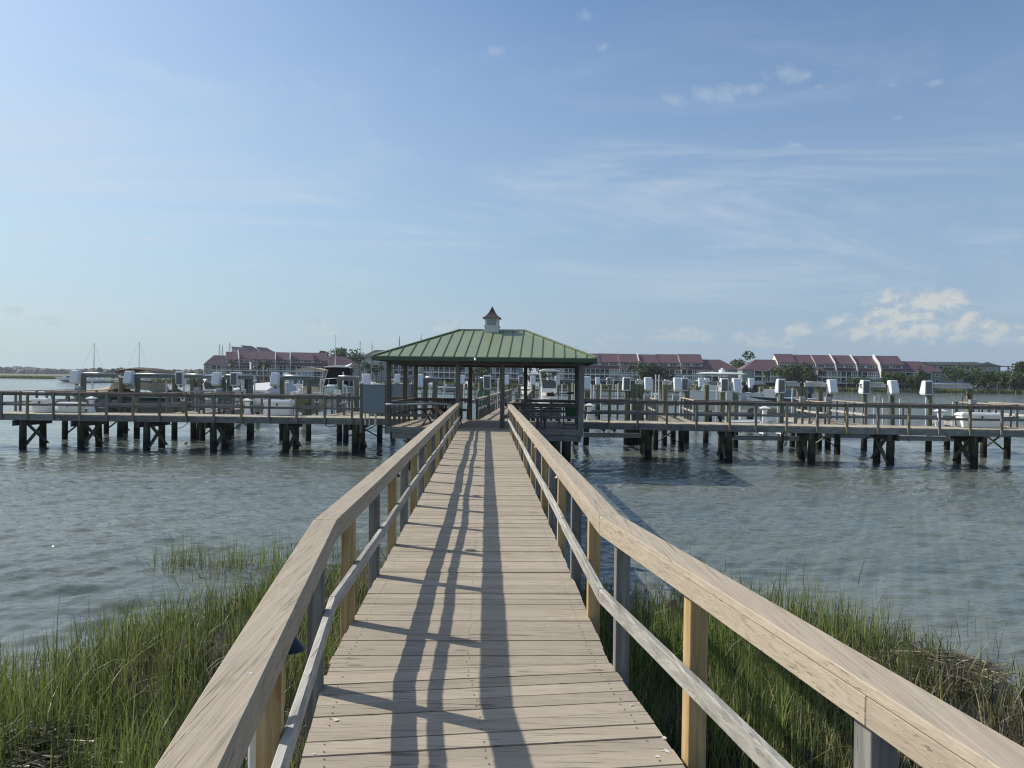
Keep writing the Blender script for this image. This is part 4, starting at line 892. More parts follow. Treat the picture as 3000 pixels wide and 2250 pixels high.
# green hose on its pile
hp = Vector((X(1408, 37.6), 37.6, 0)); m_ = MB()
for k in range(6):
    a = .10 + .012 * k; pts = []
    for i in range(15):
        t = math.pi * 2 * i / 14; pts.append(hp + Vector((math.sin(t) * (a + .03 * math.sin(k)), -.16 - .012 * k, 2.42 + (-.55 - .03 * (k % 3) if math.cos(t) < 0 else .42) * abs(math.cos(t)) ** .8)))
    m_.tube(pts, .014, 6, caps=False)
tag(m_.build('hose', M['hose'], smooth=True), 'coil of green garden hose hanging on the thick pile by the walkway', 'hose')
m_ = MB(); p = Vector((X(2826, 37), 36.9, 0)); 
for k in range(4): m_.tube([p + Vector((math.cos(t) * (.16 + .01 * k), -.02 * k, 2.55 + math.sin(t) * .36)) for t in [i * .6 for i in range(12)]], .015, 6, caps=False)
tag(m_.build('hose', M['rub'], smooth=True), 'black hose coiled on the rightmost boat lift pile', 'hose')
# ------------------------------------------------------------------ dock furniture
def dock_box(ln, px0, px1, h, label, dpt=.62, b=1.15, lid=.04):
    x0, x1 = ln.px(px0, b), ln.px(px1, b); T = thing('dock_box', label, 'dock box', ln.at((x0 + x1) / 2, b + dpt / 2, DZ), 0, 'white dock boxes')
    rz = math.atan(ln.sl); L = (x1 - x0); m_ = MB(); c = ln.at((x0 + x1) / 2, b + dpt / 2, 0); ax = (ln.d, ln.n, Vector((0, 0, 1)))
    def q(z, s, e=0): return [c + ln.d * (sx * (L / 2 * s + e)) + ln.n * (sy * (dpt / 2 * s + e)) + Vector((0, 0, DZ + z)) for sx, sy in ((-1, -1), (1, -1), (1, 1), (-1, 1))]
    m_.loft([q(.004, .93), q(h * .8, .985)], ring=True); body = m_.build('box_body', M['gel'], T, bevel=.02)
    m_ = MB(); m_.loft([q(h * .78, 1, .03), q(h * .88, 1, .03), q(h, .93)], ring=True); m_.build('lid', M['gel'], T, bevel=.012)
    m_ = MB(); m_.box(c - ln.n * (dpt / 2 + .03) + Vector((0, 0, DZ + h * .70)), (.05, .03, .11), ax); m_.build('latch', M['black'], body)
    m_ = MB()
    for o in (-.28, -.05, .18): m_.box(c - ln.n * (dpt / 2 * .96 + .005) + ln.d * (L * o) + Vector((0, 0, DZ + h * .42)), (.02, .02, h * .28), ax); m_.box(c - ln.n * (dpt / 2 * .96 + .005) + ln.d * (L * (o + .05)) + Vector((0, 0, DZ + h * .55)), (L * .1, .02, .02), ax)
    m_.build('moulding', M['gel'], body)
dock_box(LL, 91, 138, .64, 'white dock box with a domed lid at the far left of the dock'); dock_box(LL, 166, 228, .48, 'low white dock box left of the white light pedestal')
dock_box(LL, 773, 849, .70, 'white lidded dock box in front of the sand coloured boat'); dock_box(LR, 2812, 2930, .62, 'long white dock box at the right end of the dock', b=1.05)
def pedestal(p, label, s=1.0):
    T = thing('light_pedestal', label, 'light pedestal', p, 0, 'white power and light pedestals'); m_ = MB(); c = (p.x, p.y, p.z)
    m_.lathe(c, [(.17 * s, .003), (.15 * s, .06), (.105 * s, .30), (.095 * s, .50), (.12 * s, .56), (.165 * s, .60)], 4, square=True); m_.build('pedestal_body', M['gel'], T)
    m_ = MB(); m_.lathe(c, [(.145 * s, .601), (.145 * s, .635)], 4, square=True); m_.build('lamp_band', M['black'], T)
    m_ = MB(); m_.lathe(c, [(.24 * s, .636), (.245 * s, .655), (.05 * s, .745), (.03 * s, .77)], 4, square=True); m_.build('pedestal_cap', M['gel'], T)
for ln, px, lab in ((LL, 267, 'white light pedestal beside the tan covered boat'), (LL, 724, 'white light pedestal left of the lidded dock box'), (LR, 1716, 'white light pedestal just right of the pavilion'), (LR, 2229, 'white light pedestal in front of the bowrider'), (LR, 2743, 'white light pedestal left of the long white dock box')):
    pedestal(ln.at(ln.px(px, 1.65), 1.65, DZ), lab, 1.15)
pedestal(Vector((X(1922, 61.9), 62.0, DZ)), 'small looking white light pedestal on the second dock', 1.15)
def panel(px0, px1, ln_pt, d, z0, z1, label):
    x0, x1 = X(px0, d), X(px1, d); T = thing('electrical_panel', label, 'electrical panel', ((x0 + x1) / 2, d, z0), 0, 'large grey electrical panels')
    m_ = MB(); m_.span(x0, x1, d - .02, d + .22, z0 + .03, z1 - .03); m_.build('cabinet', M['panel'], T, bevel=.01)
    for z in (z0, z1 - .03):
        m_ = MB(); n = 24
        for k in range(n): m_.span(x0 + (x1 - x0) * k / n, x0 + (x1 - x0) * (k + .55) / n, d - .035, d + .235, z, z + .03)
        m_.span(x0 - .02, x1 + .02, d - .028, d + .228, z + .004, z + .026); m_.build('ribbed_edge', M['galv'], T)
    for xx in (x0 - .07, x1 + .05):
        m_ = MB(); m_.span(xx - .06, xx + .06, d + .02, d + .14, .95, z1 + .04); m_.build('post', M['greyz'], T, bevel=.005)
    for f, r_ in ((.12, .03), (.30, .02), (.58, .045)):
        xx = x0 + (x1 - x0) * f; m_ = MB(); m_.tube([(xx, d + .02, 1.30), (xx, d + .02, z0 + .02)], r_, 8); m_.build('conduit', M['pvc'], T, smooth=40)
panel(1063, 1129, LL, 32.25, 1.80, 3.05, 'large blue grey electrical panel standing beside the left edge of the pavilion')
panel(1150, 1206, LL, 35.2, 1.80, 3.05, 'large blue grey electrical panel behind the left pavilion columns')
def power_box(px, pyt, pyb, d, label, mt='greybox'):
    t, b = Dp(px, pyt, d), Dp(px, pyb, d); T = thing('power_box', label, 'power box', (t.x, d, DZ), 0, 'small power boxes on posts'); w = .14
    m_ = MB(); m_.span(t.x - w, t.x + w, d - .10, d + .10, b.z, t.z); o = m_.build('box_body', M[mt], T, bevel=.012)
    m_ = MB(); m_.span(t.x - w * .5, t.x + w * .5, d - .115, d - .095, t.z - .08, t.z - .05); m_.build('slot', M['alu'], o)
    m_ = MB(); m_.span(t.x - .05, t.x + .05, d - .05, d + .05, DZ - .1, b.z); m_.build('post', M['greyz'], T)
for a in ((230, 1131, 1146, 36.4, 'small grey power box below the leftmost motor cover'), (578, 1136, 1152, 36.4, 'grey power box left of the pair on the left wing'), (643, 1137, 1153, 36.4, 'grey power box under the white cover beside the blue canopy boat'),
          (990, 1142, 1157, 36.5, 'cream power box beside the sand coloured boat', 'gel'), (1895, 1155, 1172, 36.3, 'grey power box left of the first right finger dock'), (1979, 1156, 1172, 36.0, 'grey power box right of the first right finger dock'),
          (2351, 1162, 1179, 35.3, 'grey power box on the twin piles at the right'), (2426, 1163, 1180, 35.2, 'grey power box right of the middle right finger dock'), (2849, 1171, 1187, 34.3, 'grey power box behind the long dock box')): power_box(*a)
def sign(px, py, d, label, s=.11, post=True):
    c = Dp(px, py, d); T = thing('slip_sign', label, 'sign', (c.x, c.y, DZ), 0, 'small white signs on posts'); m_ = MB(); m_.span(c.x - s, c.x + s, d - .065, d - .05, c.z - s * 1.1, c.z + s * 1.1); o = m_.build('sign_plate', M['sign'], T)
    m_ = MB()
    m_.box((c.x, d - .068, c.z), (s * .3, .004, s * 1.5)); o2 = m_.build('emblem', M['signblue'], o)
    m_ = MB()
    for a in (28, -28): m_.box((c.x, d - .0685, c.z + s * .15), (s * 1.5, .003, s * .22), (Vector((math.cos(R_(a)), 0, math.sin(R_(a)))), Vector((0, 1, 0)), Vector((-math.sin(R_(a)), 0, math.cos(R_(a))))))
    m_.build('emblem', M['signblue'], o)
    if post: m_ = MB(); m_.span(c.x - .05, c.x + .05, d - .048, d + .05, DZ - .2, c.z + s * 1.15); m_.build('post', M['greyz'], T)
sign(1398, 1175, 32.75, 'white sign with blue emblem left of the walkway entrance'); sign(1515.5, 1174, 32.7, 'white sign with blue emblem right of the walkway entrance'); sign(1512, 1143, 54.0, 'white sign far along the back walkway')
sign(537, 1168, 34.75, 'white sign at the finger dock behind the brown canopy boat', .10); sign(929, 1173, 34.75, 'white sign in front of the sand coloured boat', .10); sign(1009, 1174, 34.8, 'white sign left of the blue grey panel', .10)
m_ = MB(); c = W(543, 1296, .05); m_.lathe((c.x, c.y, 0), [(.02, -.08), (.09, -.03), (.11, .02), (.08, .06), (.03, .08)], 12); tag(m_.build('buoy', M['yellow'], smooth=True), 'small yellow float on the water behind the left wing', 'float')
def drape(p, q, sag, r_, name, label, cat, mt='rub'):
    m_ = MB(); m_.tube([p.lerp(q, t / 10) + Vector((0, 0, -sag * 4 * (t / 10) * (1 - t / 10))) for t in range(11)], r_, 6); tag(m_.build(name, M[mt], smooth=True), label, cat)
drape(LL.at(LL.px(493), .05, DZ - .28), LL.at(LL.px(536), .6, DZ - .28), .28, .016, 'cable', 'black cable looping under the left wing behind the yellow float', 'cable')
drape(LL.at(LL.px(952), .02, DZ - .28), LL.at(LL.px(987), .2, DZ - .28), .13, .016, 'cable', 'black cable looping under the left wing near the panel', 'cable')
m_ = MB()
for k in range(7):
    p = LR.at(LR.px(2312 + k * 4), 1.2 + .06 * k, DZ - .3); m_.tube([p + Vector((.05 * math.sin(k + i * .8), .03 * i % 3, -.16 * i - .02)) for i in range(5)], .018, 6)
tag(m_.build('rope', M['rope'], smooth=True), 'bundle of old ropes hanging under the right wing of the dock', 'rope')
# ------------------------------------------------------------------ boats
def st(L, B, H, t, full=.5):
    b = B / 2 * (.93 + .07 * min(1, t / .3)) if t < full else B / 2 * max(.015, 1 - ((t - full) / (1 - full)) ** 2.3)
    zs = H * (1 + .26 * max(0, t - .25) ** 1.4); zk = 0 if t < .62 else zs * .80 * ((t - .62) / .38) ** 2.6
    return -L / 2 + L * t, b, zs, zk
def boat(name, label, loc, head, L, B, H, mats, group='boats on lifts', floor=.5, stripe=None, fore=.66):
    T = thing(name, label, 'boat', loc, R_(head), group); ts = [0, .08, .2, .35, .5, .6, .68, .76, .83, .89, .94, .975, 1]
    secs = []; deck = []
    for t in ts:
        x, b, zs, zk = st(L, B, H, t); c = zk + .36 * (zs - zk)
        secs.append([Vector((x, -b, zs)), Vector((x, -b * .985, zs * .72 + c * .28)), Vector((x - .02 * L * max(0, t - .8) * 4, -b * .84, c)), Vector((x - .05 * L * max(0, t - .7) * 3, 0, zk)), Vector((x - .02 * L * max(0, t - .8) * 4, b * .84, c)), Vector((x, b * .985, zs * .72 + c * .28)), Vector((x, b, zs))])
        f = zs + .015 if t > fore else H * floor; g = min(.14, b * .5); deck.append([Vector((x, -b, zs)), Vector((x, -b + g, zs + .015)), Vector((x, -b + g + .01, f)), Vector((x, b - g - .01, f)), Vector((x, b - g, zs + .015)), Vector((x, b, zs))])
    m_ = MB(); m_.loft(secs); m_.build('hull', mats[0], T, smooth=35, local=True)
    m_ = MB(); m_.loft(deck); m_.build('deck', mats[1], T, smooth=35, local=True)
    m_ = MB()
    for s in (-1, 1): m_.tube([Vector((st(L, B, H, t)[0], s * (st(L, B, H, t)[1] + .012), st(L, B, H, t)[2] - .02)) for t in ts], .03, 6)
    m_.build('rub_rail', mats[2], T, local=True)
    if stripe:
        for s in (-1, 1):
            m_ = MB(); q = []
            for t in ts[:-1]:
                x, b, zs, zk = st(L, B, H, t); q.append([Vector((x, s * (b + .006), zs - .06)), Vector((x, s * (b * .985 + .008), zs * .66 + (zk + .36 * (zs - zk)) * .34))])
            m_.loft(q, ends=False); m_.build('stripe', stripe, T, local=True)
    return T
def outboard(T, x, y, z, cowl, s=1.0):
    m_ = MB(); 
    def rg(zz, a, b, o=0): return [Vector((x - .30 * s + o + a * ca * s, y + b * sa * s, z + zz * s)) for ca, sa in [(math.cos(k * math.pi / 5), math.sin(k * math.pi / 5)) for k in range(10)]]
    m_.loft([rg(.30, .2, .15), rg(.38, .27, .20), rg(.62, .30, .21), rg(.82, .24, .18, -.02), rg(.88, .12, .1, -.02)], ring=True); o = m_.build('outboard', cowl, T, smooth=50, local=True)
    m_ = MB(); m_.loft([rg(-.55, .10, .05), rg(-.2, .12, .08), rg(.30, .16, .11)], ring=True); m_.tube([(x - .5 * s, y, z - .55 * s), (x - .1 * s, y, z - .55 * s)], [.04 * s, .06 * s], 8); m_.build('lower_unit', M['black'], o, smooth=40, local=True)
def ttop(T, x, zf, zt, w, l, mat, leg=.42, frame='alu'):
    m_ = MB(); 
    m_.loft([[Vector((x - l / 2, sy * w / 2 * k, zt + .0)) for sy in (-1, 1)][0:1] + [Vector((x - l / 2, w / 2 * k, zt))] for k in (1,)] * 2) if False else None
    secs = []
    for f in (-1, -.7, 0, .7, 1):
        e = 1 - .10 * abs(f) ** 3; secs.append([Vector((x + f * l / 2, sy * w / 2 * e, zt + dz + (.05 * (1 - sy * sy) if dz > 0 else .02 * (1 - sy * sy)) - .02 * abs(f))) for sy, dz in ((-1, .0), (-.5, .05), (0, .06), (.5, .05), (1, .0), (.5, -.01), (0, -.01), (-.5, -.01))])
    m_.loft(secs, ring=True); c = m_.build('hardtop', mat, T, smooth=40, local=True)
    for sx in (-1, 1):
        for sy in (-1, 1):
            m_ = MB(); m_.tube([(x + sx * l * .20, sy * w * .28, zf), (x + sx * l * .24, sy * w * .31, zf + (zt - zf) * .55), (x + sx * l * .36, sy * w * .42, zt - .02)], .032, 8); m_.build('leg', M[frame], c, smooth=40, local=True)
    m_ = MB()
    for sy in (-1, 1): m_.tube([(x - l * .4, sy * w * .42, zt - .03), (x + l * .4, sy * w * .42, zt - .03)], .022, 6)
    for f in (-.35, 0, .35): m_.tube([(x + f * l, -w * .43, zt - .03), (x + f * l, w * .43, zt - .03)], .022, 6)
    m_.build('frame', M[frame], c, smooth=40, local=True)
    return c
def console(T, x, zf, w, h, mat, glass=True):
    m_ = MB(); P = [Vector(p) for p in ((x - .35, -w / 2, zf), (x + .45, -w / 2, zf), (x + .45, w / 2, zf), (x - .35, w / 2, zf), (x - .25, -w / 2, zf + h), (x + .18, -w / 2, zf + h), (x + .18, w / 2, zf + h), (x - .25, w / 2, zf + h))]
    m_.hexa(P); o = m_.build('console', mat, T, bevel=.05, local=True)
    m_ = MB(); m_.hexa([Vector(p) for p in ((x + .40, -.20, zf + .08), (x + .475, -.20, zf + .08), (x + .475, .20, zf + .08), (x + .40, .20, zf + .08), (x + .28, -.20, zf + h * .6), (x + .375, -.20, zf + h * .6), (x + .375, .20, zf + h * .6), (x + .28, .20, zf + h * .6))]); m_.build('console_door', M['wpaint'], o, local=True)
    if glass:
        m_ = MB(); m_.hexa([Vector(p) for p in ((x + .16, -w * .45, zf + h - .01), (x + .18, -w * .45, zf + h - .01), (x + .18, w * .45, zf + h - .01), (x + .16, w * .45, zf + h - .01), (x - .05, -w * .4, zf + h + .42), (x - .03, -w * .4, zf + h + .42), (x - .03, w * .4, zf + h + .42), (x - .05, w * .4, zf + h + .42))]); m_.build('windscreen', M['tint'], o, local=True)
    m_ = MB(); m_.span(x - 1.15, x - .75, -w / 2, w / 2, zf + .002, zf + .75); m_.span(x - 1.2, x - 1.08, -w / 2, w / 2, zf + .751, zf + 1.15); m_.build('seat', mat, T, bevel=.04, local=True)
def windshield(T, x0, x1, w, z, h):
    m_ = MB(); k = .02
    pts = [(x0, -w / 2), (x1 - .3, -w / 2 * .96), (x1, -w * .3), (x1, w * .3), (x1 - .3, w / 2 * .96), (x0, w / 2)]
    for (a, b), (c, d) in zip(pts[:-1], pts[1:]):
        m_.hexa([Vector(p) for p in ((a, b, z), (c, d, z), (c - .015, d * .985, z), (a - .015, b * .985, z), (a - .3, b * .93, z + h), (c - .35, d * .92, z + h), (c - .365, d * .905, z + h), (a - .315, b * .915, z + h))])
    m_.build('windscreen', M['tint'], T, local=True); m_ = MB()
    m_.tube([(a - .33, b * .925, z + h) for a, b in pts], .018, 6); m_.tube([(a, b, z) for a, b in pts], .018, 6)
    for a, b in pts: m_.tube([(a, b, z), (a - .33, b * .925, z + h)], .016, 6)
    m_.build('windscreen_frame', M['alu'], T, local=True)
def bowrail(T, L, B, H, t0, h=.32):
    m_ = MB(); pts = []
    for s, tt in ((-1, [t0, .7, .8, .9, .97]), (1, [.97, .9, .8, .7, t0])):
        for t in tt: x, b, zs, zk = st(L, B, H, t); pts.append(Vector((x - .05, s * max(.05, b - .1), zs + (h if t > t0 else .02)))); 
    m_.tube(pts, .016, 6)
    for s in (-1, 1):
        for t in (.7, .8, .9): x, b, zs, zk = st(L, B, H, t); m_.tube([(x - .05, s * (b - .1), zs), (x - .05, s * (b - .1), zs + h)], .013, 5)
    m_.build('bow_rail', M['alu'], T, smooth=40, local=True)
# tan covered boat with brown canopy
T = boat('covered_boat', 'grey runabout under a tan cover with a raised brown canopy', (X(197, 41) + 3.5, 41.2, 1.18), 180, 7.0, 2.4, .98, (M['greyhull'], M['gel'], M['gel']), stripe=M['darkhull'])
secs = []
for x, w_, zb, zt in ((3.2, .05, 1.24, 1.27), (2.5, .72, 1.14, 1.30), (1.7, 1.05, 1.08, 1.36), (1.1, 1.16, 1.05, 1.50), (.72, 1.19, 1.03, 1.56), (.55, 1.2, 1.03, 1.30), (.0, 1.22, 1.02, 1.22), (-.8, 1.22, 1.0, 1.16), (-2.0, 1.2, .99, 1.12)):
    secs.append([Vector((x, -w_ - .02, zb)), Vector((x, -w_ * .9, zb + (zt - zb) * .55)), Vector((x, -w_ * .45, zt - .02)), Vector((x, 0, zt)), Vector((x, w_ * .45, zt - .02)), Vector((x, w_ * .9, zb + (zt - zb) * .55)), Vector((x, w_ + .02, zb))])
m_ = MB(); m_.loft(secs); m_.build('boat_cover', M['tancloth'], T, smooth=50, local=True)
secs = []
for x, w_, z in ((.95, .8, 1.42), (.55, .95, 1.78), (.0, .98, 1.80), (-.7, .98, 1.80), (-1.35, .95, 1.74), (-1.6, .95, 1.30)): secs.append([Vector((x, -w_ - .08, z - .42 if z > 1.5 else 1.2)), Vector((x, -w_, z - .03)), Vector((x, 0, z + .03)), Vector((x, w_, z - .03)), Vector((x, w_ + .08, z - .42 if z > 1.5 else 1.2))])
m_ = MB(); m_.loft(secs); m_.build('cabin_cover', M['tancloth'], T, smooth=25, local=True)
secs = [[Vector((x, y * 1.12, z - .10 * abs(y) ** 3)) for y in (-1, -.6, 0, .6, 1)] + [Vector((x, y * 1.10, z - .03 - .10 * abs(y) ** 3)) for y in (1, .6, 0, -.6, -1)] for x, z in ((.55, 2.27), (.2, 2.48), (-.4, 2.56), (-1.2, 2.52), (-1.9, 2.40), (-2.15, 2.22))]
m_ = MB(); m_.loft(secs, ring=True); bi = m_.build('canopy', M['brncloth'], T, smooth=40, local=True)
for s in (-1, 1):
    for x0, x1, z1 in ((-.9, .5, 2.25), (-.95, -.5, 2.5), (-1.0, -2.1, 2.24)):
        m_ = MB(); m_.tube([(x0, s * 1.12, 1.02), (x1, s * 1.1, z1)], .018, 6); m_.build('canopy_pole', M['alu'], bi, smooth=40, local=True)
m_ = MB(); m_.loft([[Vector((-1.75, y, 1.1 + h)) for y, h in ((-1.1, 0), (0, .08), (1.1, 0))], [Vector((-2.3, y, 1.02 + h)) for y, h in ((-1.12, 0), (0, .45), (1.12, 0))], [Vector((-3.4, y, 1.0)) for y in (-1.05, 0, 1.05)]]); m_.build('stern_cover', M['brncloth'], T, local=True)
def text(s, size, p, rot, mat, parent, name='lettering', ext=.002):
    cu = bpy.data.curves.new(name, 'FONT'); cu.body = s; cu.size = size; cu.extrude = ext; cu.align_x = 'CENTER'; cu.align_y = 'CENTER'
    t = bpy.data.objects.new(name, cu); C.objects.link(t); dg = bpy.context.evaluated_depsgraph_get(); me = bpy.data.meshes.new_from_object(t.evaluated_get(dg)); bpy.data.objects.remove(t)
    o = bpy.data.objects.new(name, me); C.objects.link(o); o.parent = parent; o.location = p; o.rotation_euler = rot; me.materials.clear(); me.materials.append(mat); return o
text('202', .20, (.38, 1.235, .72), (R_(90), 0, R_(180)), M['gel'], T)
# sand coloured centre console, bow to the dock
T = boat('centre_console_boat', 'sand coloured centre console boat with aluminium framed hardtop, bow towards the dock', (X(897, 40.5), 41.6, 1.22), -84, 6.6, 2.25, 1.06, (M['sandhull'], M['gel'], M['alu']))
console(T, .1, .55, .95, 1.05, M['sandhull']); ttop(T, -.1, .56, 2.52, 1.75, 2.0, M['tancloth']); bowrail(T, 6.6, 2.25, 1.06, .6, .12); outboard(T, -3.2, 0, .75, M['navyob'])
T = boat('centre_console_boat', 'white boat with a white hardtop wrapped in black canvas', (X(978, 47), 48.2, 1.42), -80, 7.4, 2.5, 1.2, (M['bluehull'], M['gel'], M['alu']))
ttop(T, .2, .7, 2.55, 1.75, 2.6, M['gel']); m_ = MB(); m_.loft([[Vector((1.25, y, z)) for y, z in ((-.8, 1.35), (.8, 1.35), (.74, 2.48), (-.74, 2.48))], [Vector((-1.2, y, z)) for y, z in ((-.95, 1.35), (.95, 1.35), (.8, 2.48), (-.8, 2.48))]], ring=True); m_.build('enclosure', M['blackcloth'], T, local=True)
console(T, 1.35, .6, 1.2, .85, M['gel'], False); bowrail(T, 7.4, 2.5, 1.2, .55, .45); m_ = MB(); m_.tube([(.2, -.2, 2.6), (.25, -.2, 4.6)], .02, 6); m_.tube([(.9, .5, 2.6), (1.5, .9, 2.75)], .05, 8); m_.build('antenna', M['gel'], T, local=True)
T = boat('centre_console_boat', 'white centre console boat framed by the right bay of the pavilion', (X(1612, 42), 43.4, 1.05), -90, 6.4, 1.85, 1.1, (M['gel'], M['gel'], M['alu']))
console(T, .3, .75, .9, 1.05, M['gel']); ttop(T, .2, .6, 2.8, 1.3, 1.7, M['gel'], frame='wpaint')
m_ = MB(); m_.loft([[Vector((2.2, y, z)) for y, z in ((-.32, 1.42), (.32, 1.42), (.25, 1.52), (-.25, 1.52))], [Vector((1.1, y, z)) for y, z in ((-.5, 1.30), (.5, 1.30), (.4, 1.62), (-.4, 1.62))]], ring=True); m_.build('seat_cushion', M['sandhull'], T, bevel=.03, local=True)
m_ = MB(); m_.tube([(3.0, -.25, 1.50), (3.0, .05, 1.50)], .10, 10); m_.tube([(3.0, .08, 1.52), (2.95, 1.3, 1.58)], .025, 8); m_.tube([(2.95, .85, 1.57), (2.95, 1.25, 1.6)], .06, 8); m_.tube([(3.0, -.02, 1.49), (3.0, .12, 1.54)], .12, 10); m_.build('trolling_motor', M['black'], T, smooth=40, local=True)
T = boat('centre_console_boat', 'small looking white boat with hardtop near the second dock, left of the framed white boat', (X(1563, 66), 67.5, 1.5), -90, 6.6, 2.2, 1.1, (M['gel'], M['gel'], M['alu']))
console(T, .2, .6, .9, 1.0, M['gel']); ttop(T, .1, .6, 2.3, 1.6, 1.9, M['gel'])
T = boat('hardtop_boat', 'white walkaround boat with a long white hardtop, bow pointing left', (X(2104, 47), 47.5, 1.52), -138, 7.6, 2.5, 1.12, (M['gel'], M['gel'], M['alu']))
ttop(T, -.6, .6, 2.34, 2.1, 3.0, M['gel'], frame='wpaint'); windshield(T, -1.0, .75, 1.7, 1.25, .55); console(T, -.2, .55, 1.0, 1.0, M['gel']); bowrail(T, 7.6, 2.5, 1.12, .6, .35)
m_ = MB(); m_.lathe((-.5, .1, 0), [(.2, 2.42), (.2, 2.54), (.17, 2.58)], 14); m_.tube([(-1.3, -.4, 2.36), (-1.3, -.4, 2.6)], .03, 8); m_.tube([(-1.3, -.4, 2.6), (-1.3, -.4, 2.7)], .08, 8); m_.build('radar_dome', M['gel'], T, smooth=40, local=True)
outboard(T, -3.7, .35, .75, M['black']); outboard(T, -3.7, -.35, .75, M['black'])
T = boat('bowrider', 'white bowrider with raked windscreen and dark blue outboard on the right', (X(2287, 46), 46.5, 1.35), -150, 5.4, 2.2, 1.0, (M['gel'], M['gel'], M['alu']), stripe=M['darkhull'])
windshield(T, -.6, .9, 1.75, 1.10, .45); outboard(T, -2.6, 0, .95, M['navyob'], 1.15)
T = boat('runabout', 'white runabout under a pale blue canopy behind the left finger dock', (X(612, 50), 51.5, 1.3), 84, 5.8, 2.1, 1.0, (M['gel'], M['gel'], M['alu']))
windshield(T, -.2, 1.0, 1.6, 1.1, .45); outboard(T, -2.8, 0, .8, M['black'])
m_ = MB(); m_.loft([[Vector((x, y, z - .1 * abs(y))) for y in (-1, 0, 1)] + [Vector((x, y, z - .03 - .1 * abs(y))) for y in (1, 0, -1)] for x, z in ((.5, 2.0), (-.6, 2.1), (-1.9, 2.0))], ring=True); cn = m_.build('canopy', M['bluehull'], T, local=True)
for s in (-1, 1):
    m_ = MB(); m_.tube([(-.6, s * .95, 1.0), (.4, s * .98, 1.9)], .02, 6); m_.tube([(-.6, s * .95, 1.0), (-1.8, s * .98, 1.9)], .02, 6); m_.build('canopy_pole', M['alu'], cn, local=True)
T = boat('outboard_boat', 'white boat with a black outboard seen from astern left of the lidded dock box', (X(783, 45), 46.6, 1.35), 78, 5.6, 2.1, 1.0, (M['gel'], M['gel'], M['alu'])); outboard(T, -2.75, 0, .9, M['black'], 1.15)
m_ = MB(); m_.loft([[Vector((x, -w_, 1.02)), Vector((x, -w_ * .7, z)), Vector((x, w_ * .7, z)), Vector((x, w_, 1.02))] for x, w_, z in ((-2.3, 1.0, 1.15), (-1.0, 1.05, 1.55), (.5, 1.05, 1.6), (1.6, .8, 1.25))]); m_.build('boat_cover', M['wpaint'], T, smooth=30, local=True)
T = boat('cuddy_boat', 'small white cuddy boat with bow rail behind the finger dock', (X(700, 60), 61.3, 1.3), -110, 5.8, 2.1, 1.05, (M['gel'], M['gel'], M['alu'])); windshield(T, -.8, .5, 1.6, 1.15, .45); bowrail(T, 5.8, 2.1, 1.05, .55, .35)
T = boat('cuddy_boat', 'white boat with high bow just left of the sand coloured boat', (X(856, 52), 53.5, 1.42), -65, 6.6, 2.2, 1.2, (M['gel'], M['gel'], M['alu'])); windshield(T, -.8, .6, 1.7, 1.3, .5); bowrail(T, 6.6, 2.2, 1.2, .55, .4)
T = boat('dinghy', 'small white dinghy on the water behind the right light pedestal', (X(2185, 38), 37.6, .98), 5, 2.6, 1.2, .42, (M['gel'], M['gel'], M['gel']), fore=.8); outboard(T, -1.25, 0, .35, M['black'], .55)
# ------------------------------------------------------------------ far shore: land and marsh
def land_mat(name, a, b, sc):
    m, nt, bs = newmat(name); g = nd(nt, 'ShaderNodeNewGeometry'); n = nd(nt, 'ShaderNodeTexNoise', i0=g.outputs['Position'], Scale=sc, Detail=6.0, Roughness=0.65)
    nt.links.new(mixc(nt, mapr(nt, n.outputs[0], .35, .65), a, b), bs.inputs['Base Color']); bs.inputs['Roughness'].default_value = 0.9; return m
M['land'] = land_mat('shore_ground', (0.06, 0.075, 0.03), (0.12, 0.12, 0.055), 0.15)
M['marsh'] = land_mat('far_marsh', (0.085, 0.135, 0.025), (0.14, 0.185, 0.045), 0.04)
def sheet(name, pts, z, mat, kind='structure', label=None, skirt=1.2):
    m_ = MB(); n = len(pts); top = [Vector((x, y, z)) for x, y in pts]; bot = [Vector((x, y, -.6)) for x, y in pts]
    m_.add(top + bot, [tuple(range(n))] + [(i, n + i, n + (i + 1) % n, (i + 1) % n) for i in range(n)]); return tag(m_.build(name, mat), label, None, None, kind)
sheet('shore', [(-165, 300), (-150, 288), (-58, 288), (-40, 302), (40, 300), (110, 296), (260, 290), (520, 290), (1500, 420), (2600, 1400), (2600, 3000), (-1500, 3000), (-700, 900), (-230, 420)], .75, M['land'], label='low shore under the red roofed apartments')
sheet('marsh_island', [(-2600, 560), (-700, 470), (-262, 436), (-268, 470), (-420, 900), (-800, 2900), (-2800, 2900)], .55, M['marsh'], label='flat green marsh island on the left horizon')
def fringe(name, pts, n, h, seed, label, wid=3.5):
    r = np.random.default_rng(seed); pts = np.array(pts, float); k = r.integers(0, len(pts) - 1, n); f = r.random(n)[:, None]
    base = pts[k] * (1 - f) + pts[k + 1] * f; off = r.random(n); base[:, 1] += off * wid - .8; z0 = .1 + off * .55
    H = r.uniform(.5, 1.0, n) * h; w = r.uniform(.12, .3, n); a = r.uniform(0, np.pi, n); ca, sa = np.cos(a) * w, np.sin(a) * w; lx = r.normal(0, .12, n)
    V = np.stack([np.stack([base[:, 0] - ca, base[:, 1] - sa, z0 - .3], 1), np.stack([base[:, 0] + ca, base[:, 1] + sa, z0 - .3], 1), np.stack([base[:, 0] + ca * .3 + lx, base[:, 1] + sa * .3, z0 + H], 1), np.stack([base[:, 0] - ca * .3 + lx, base[:, 1] - sa * .3, z0 + H], 1)], 1)
    return tag(npmesh(name, V.reshape(-1, 3), np.arange(4 * n).reshape(-1, 4), M['fringe'], r.random(n)), label, None, None, 'stuff')
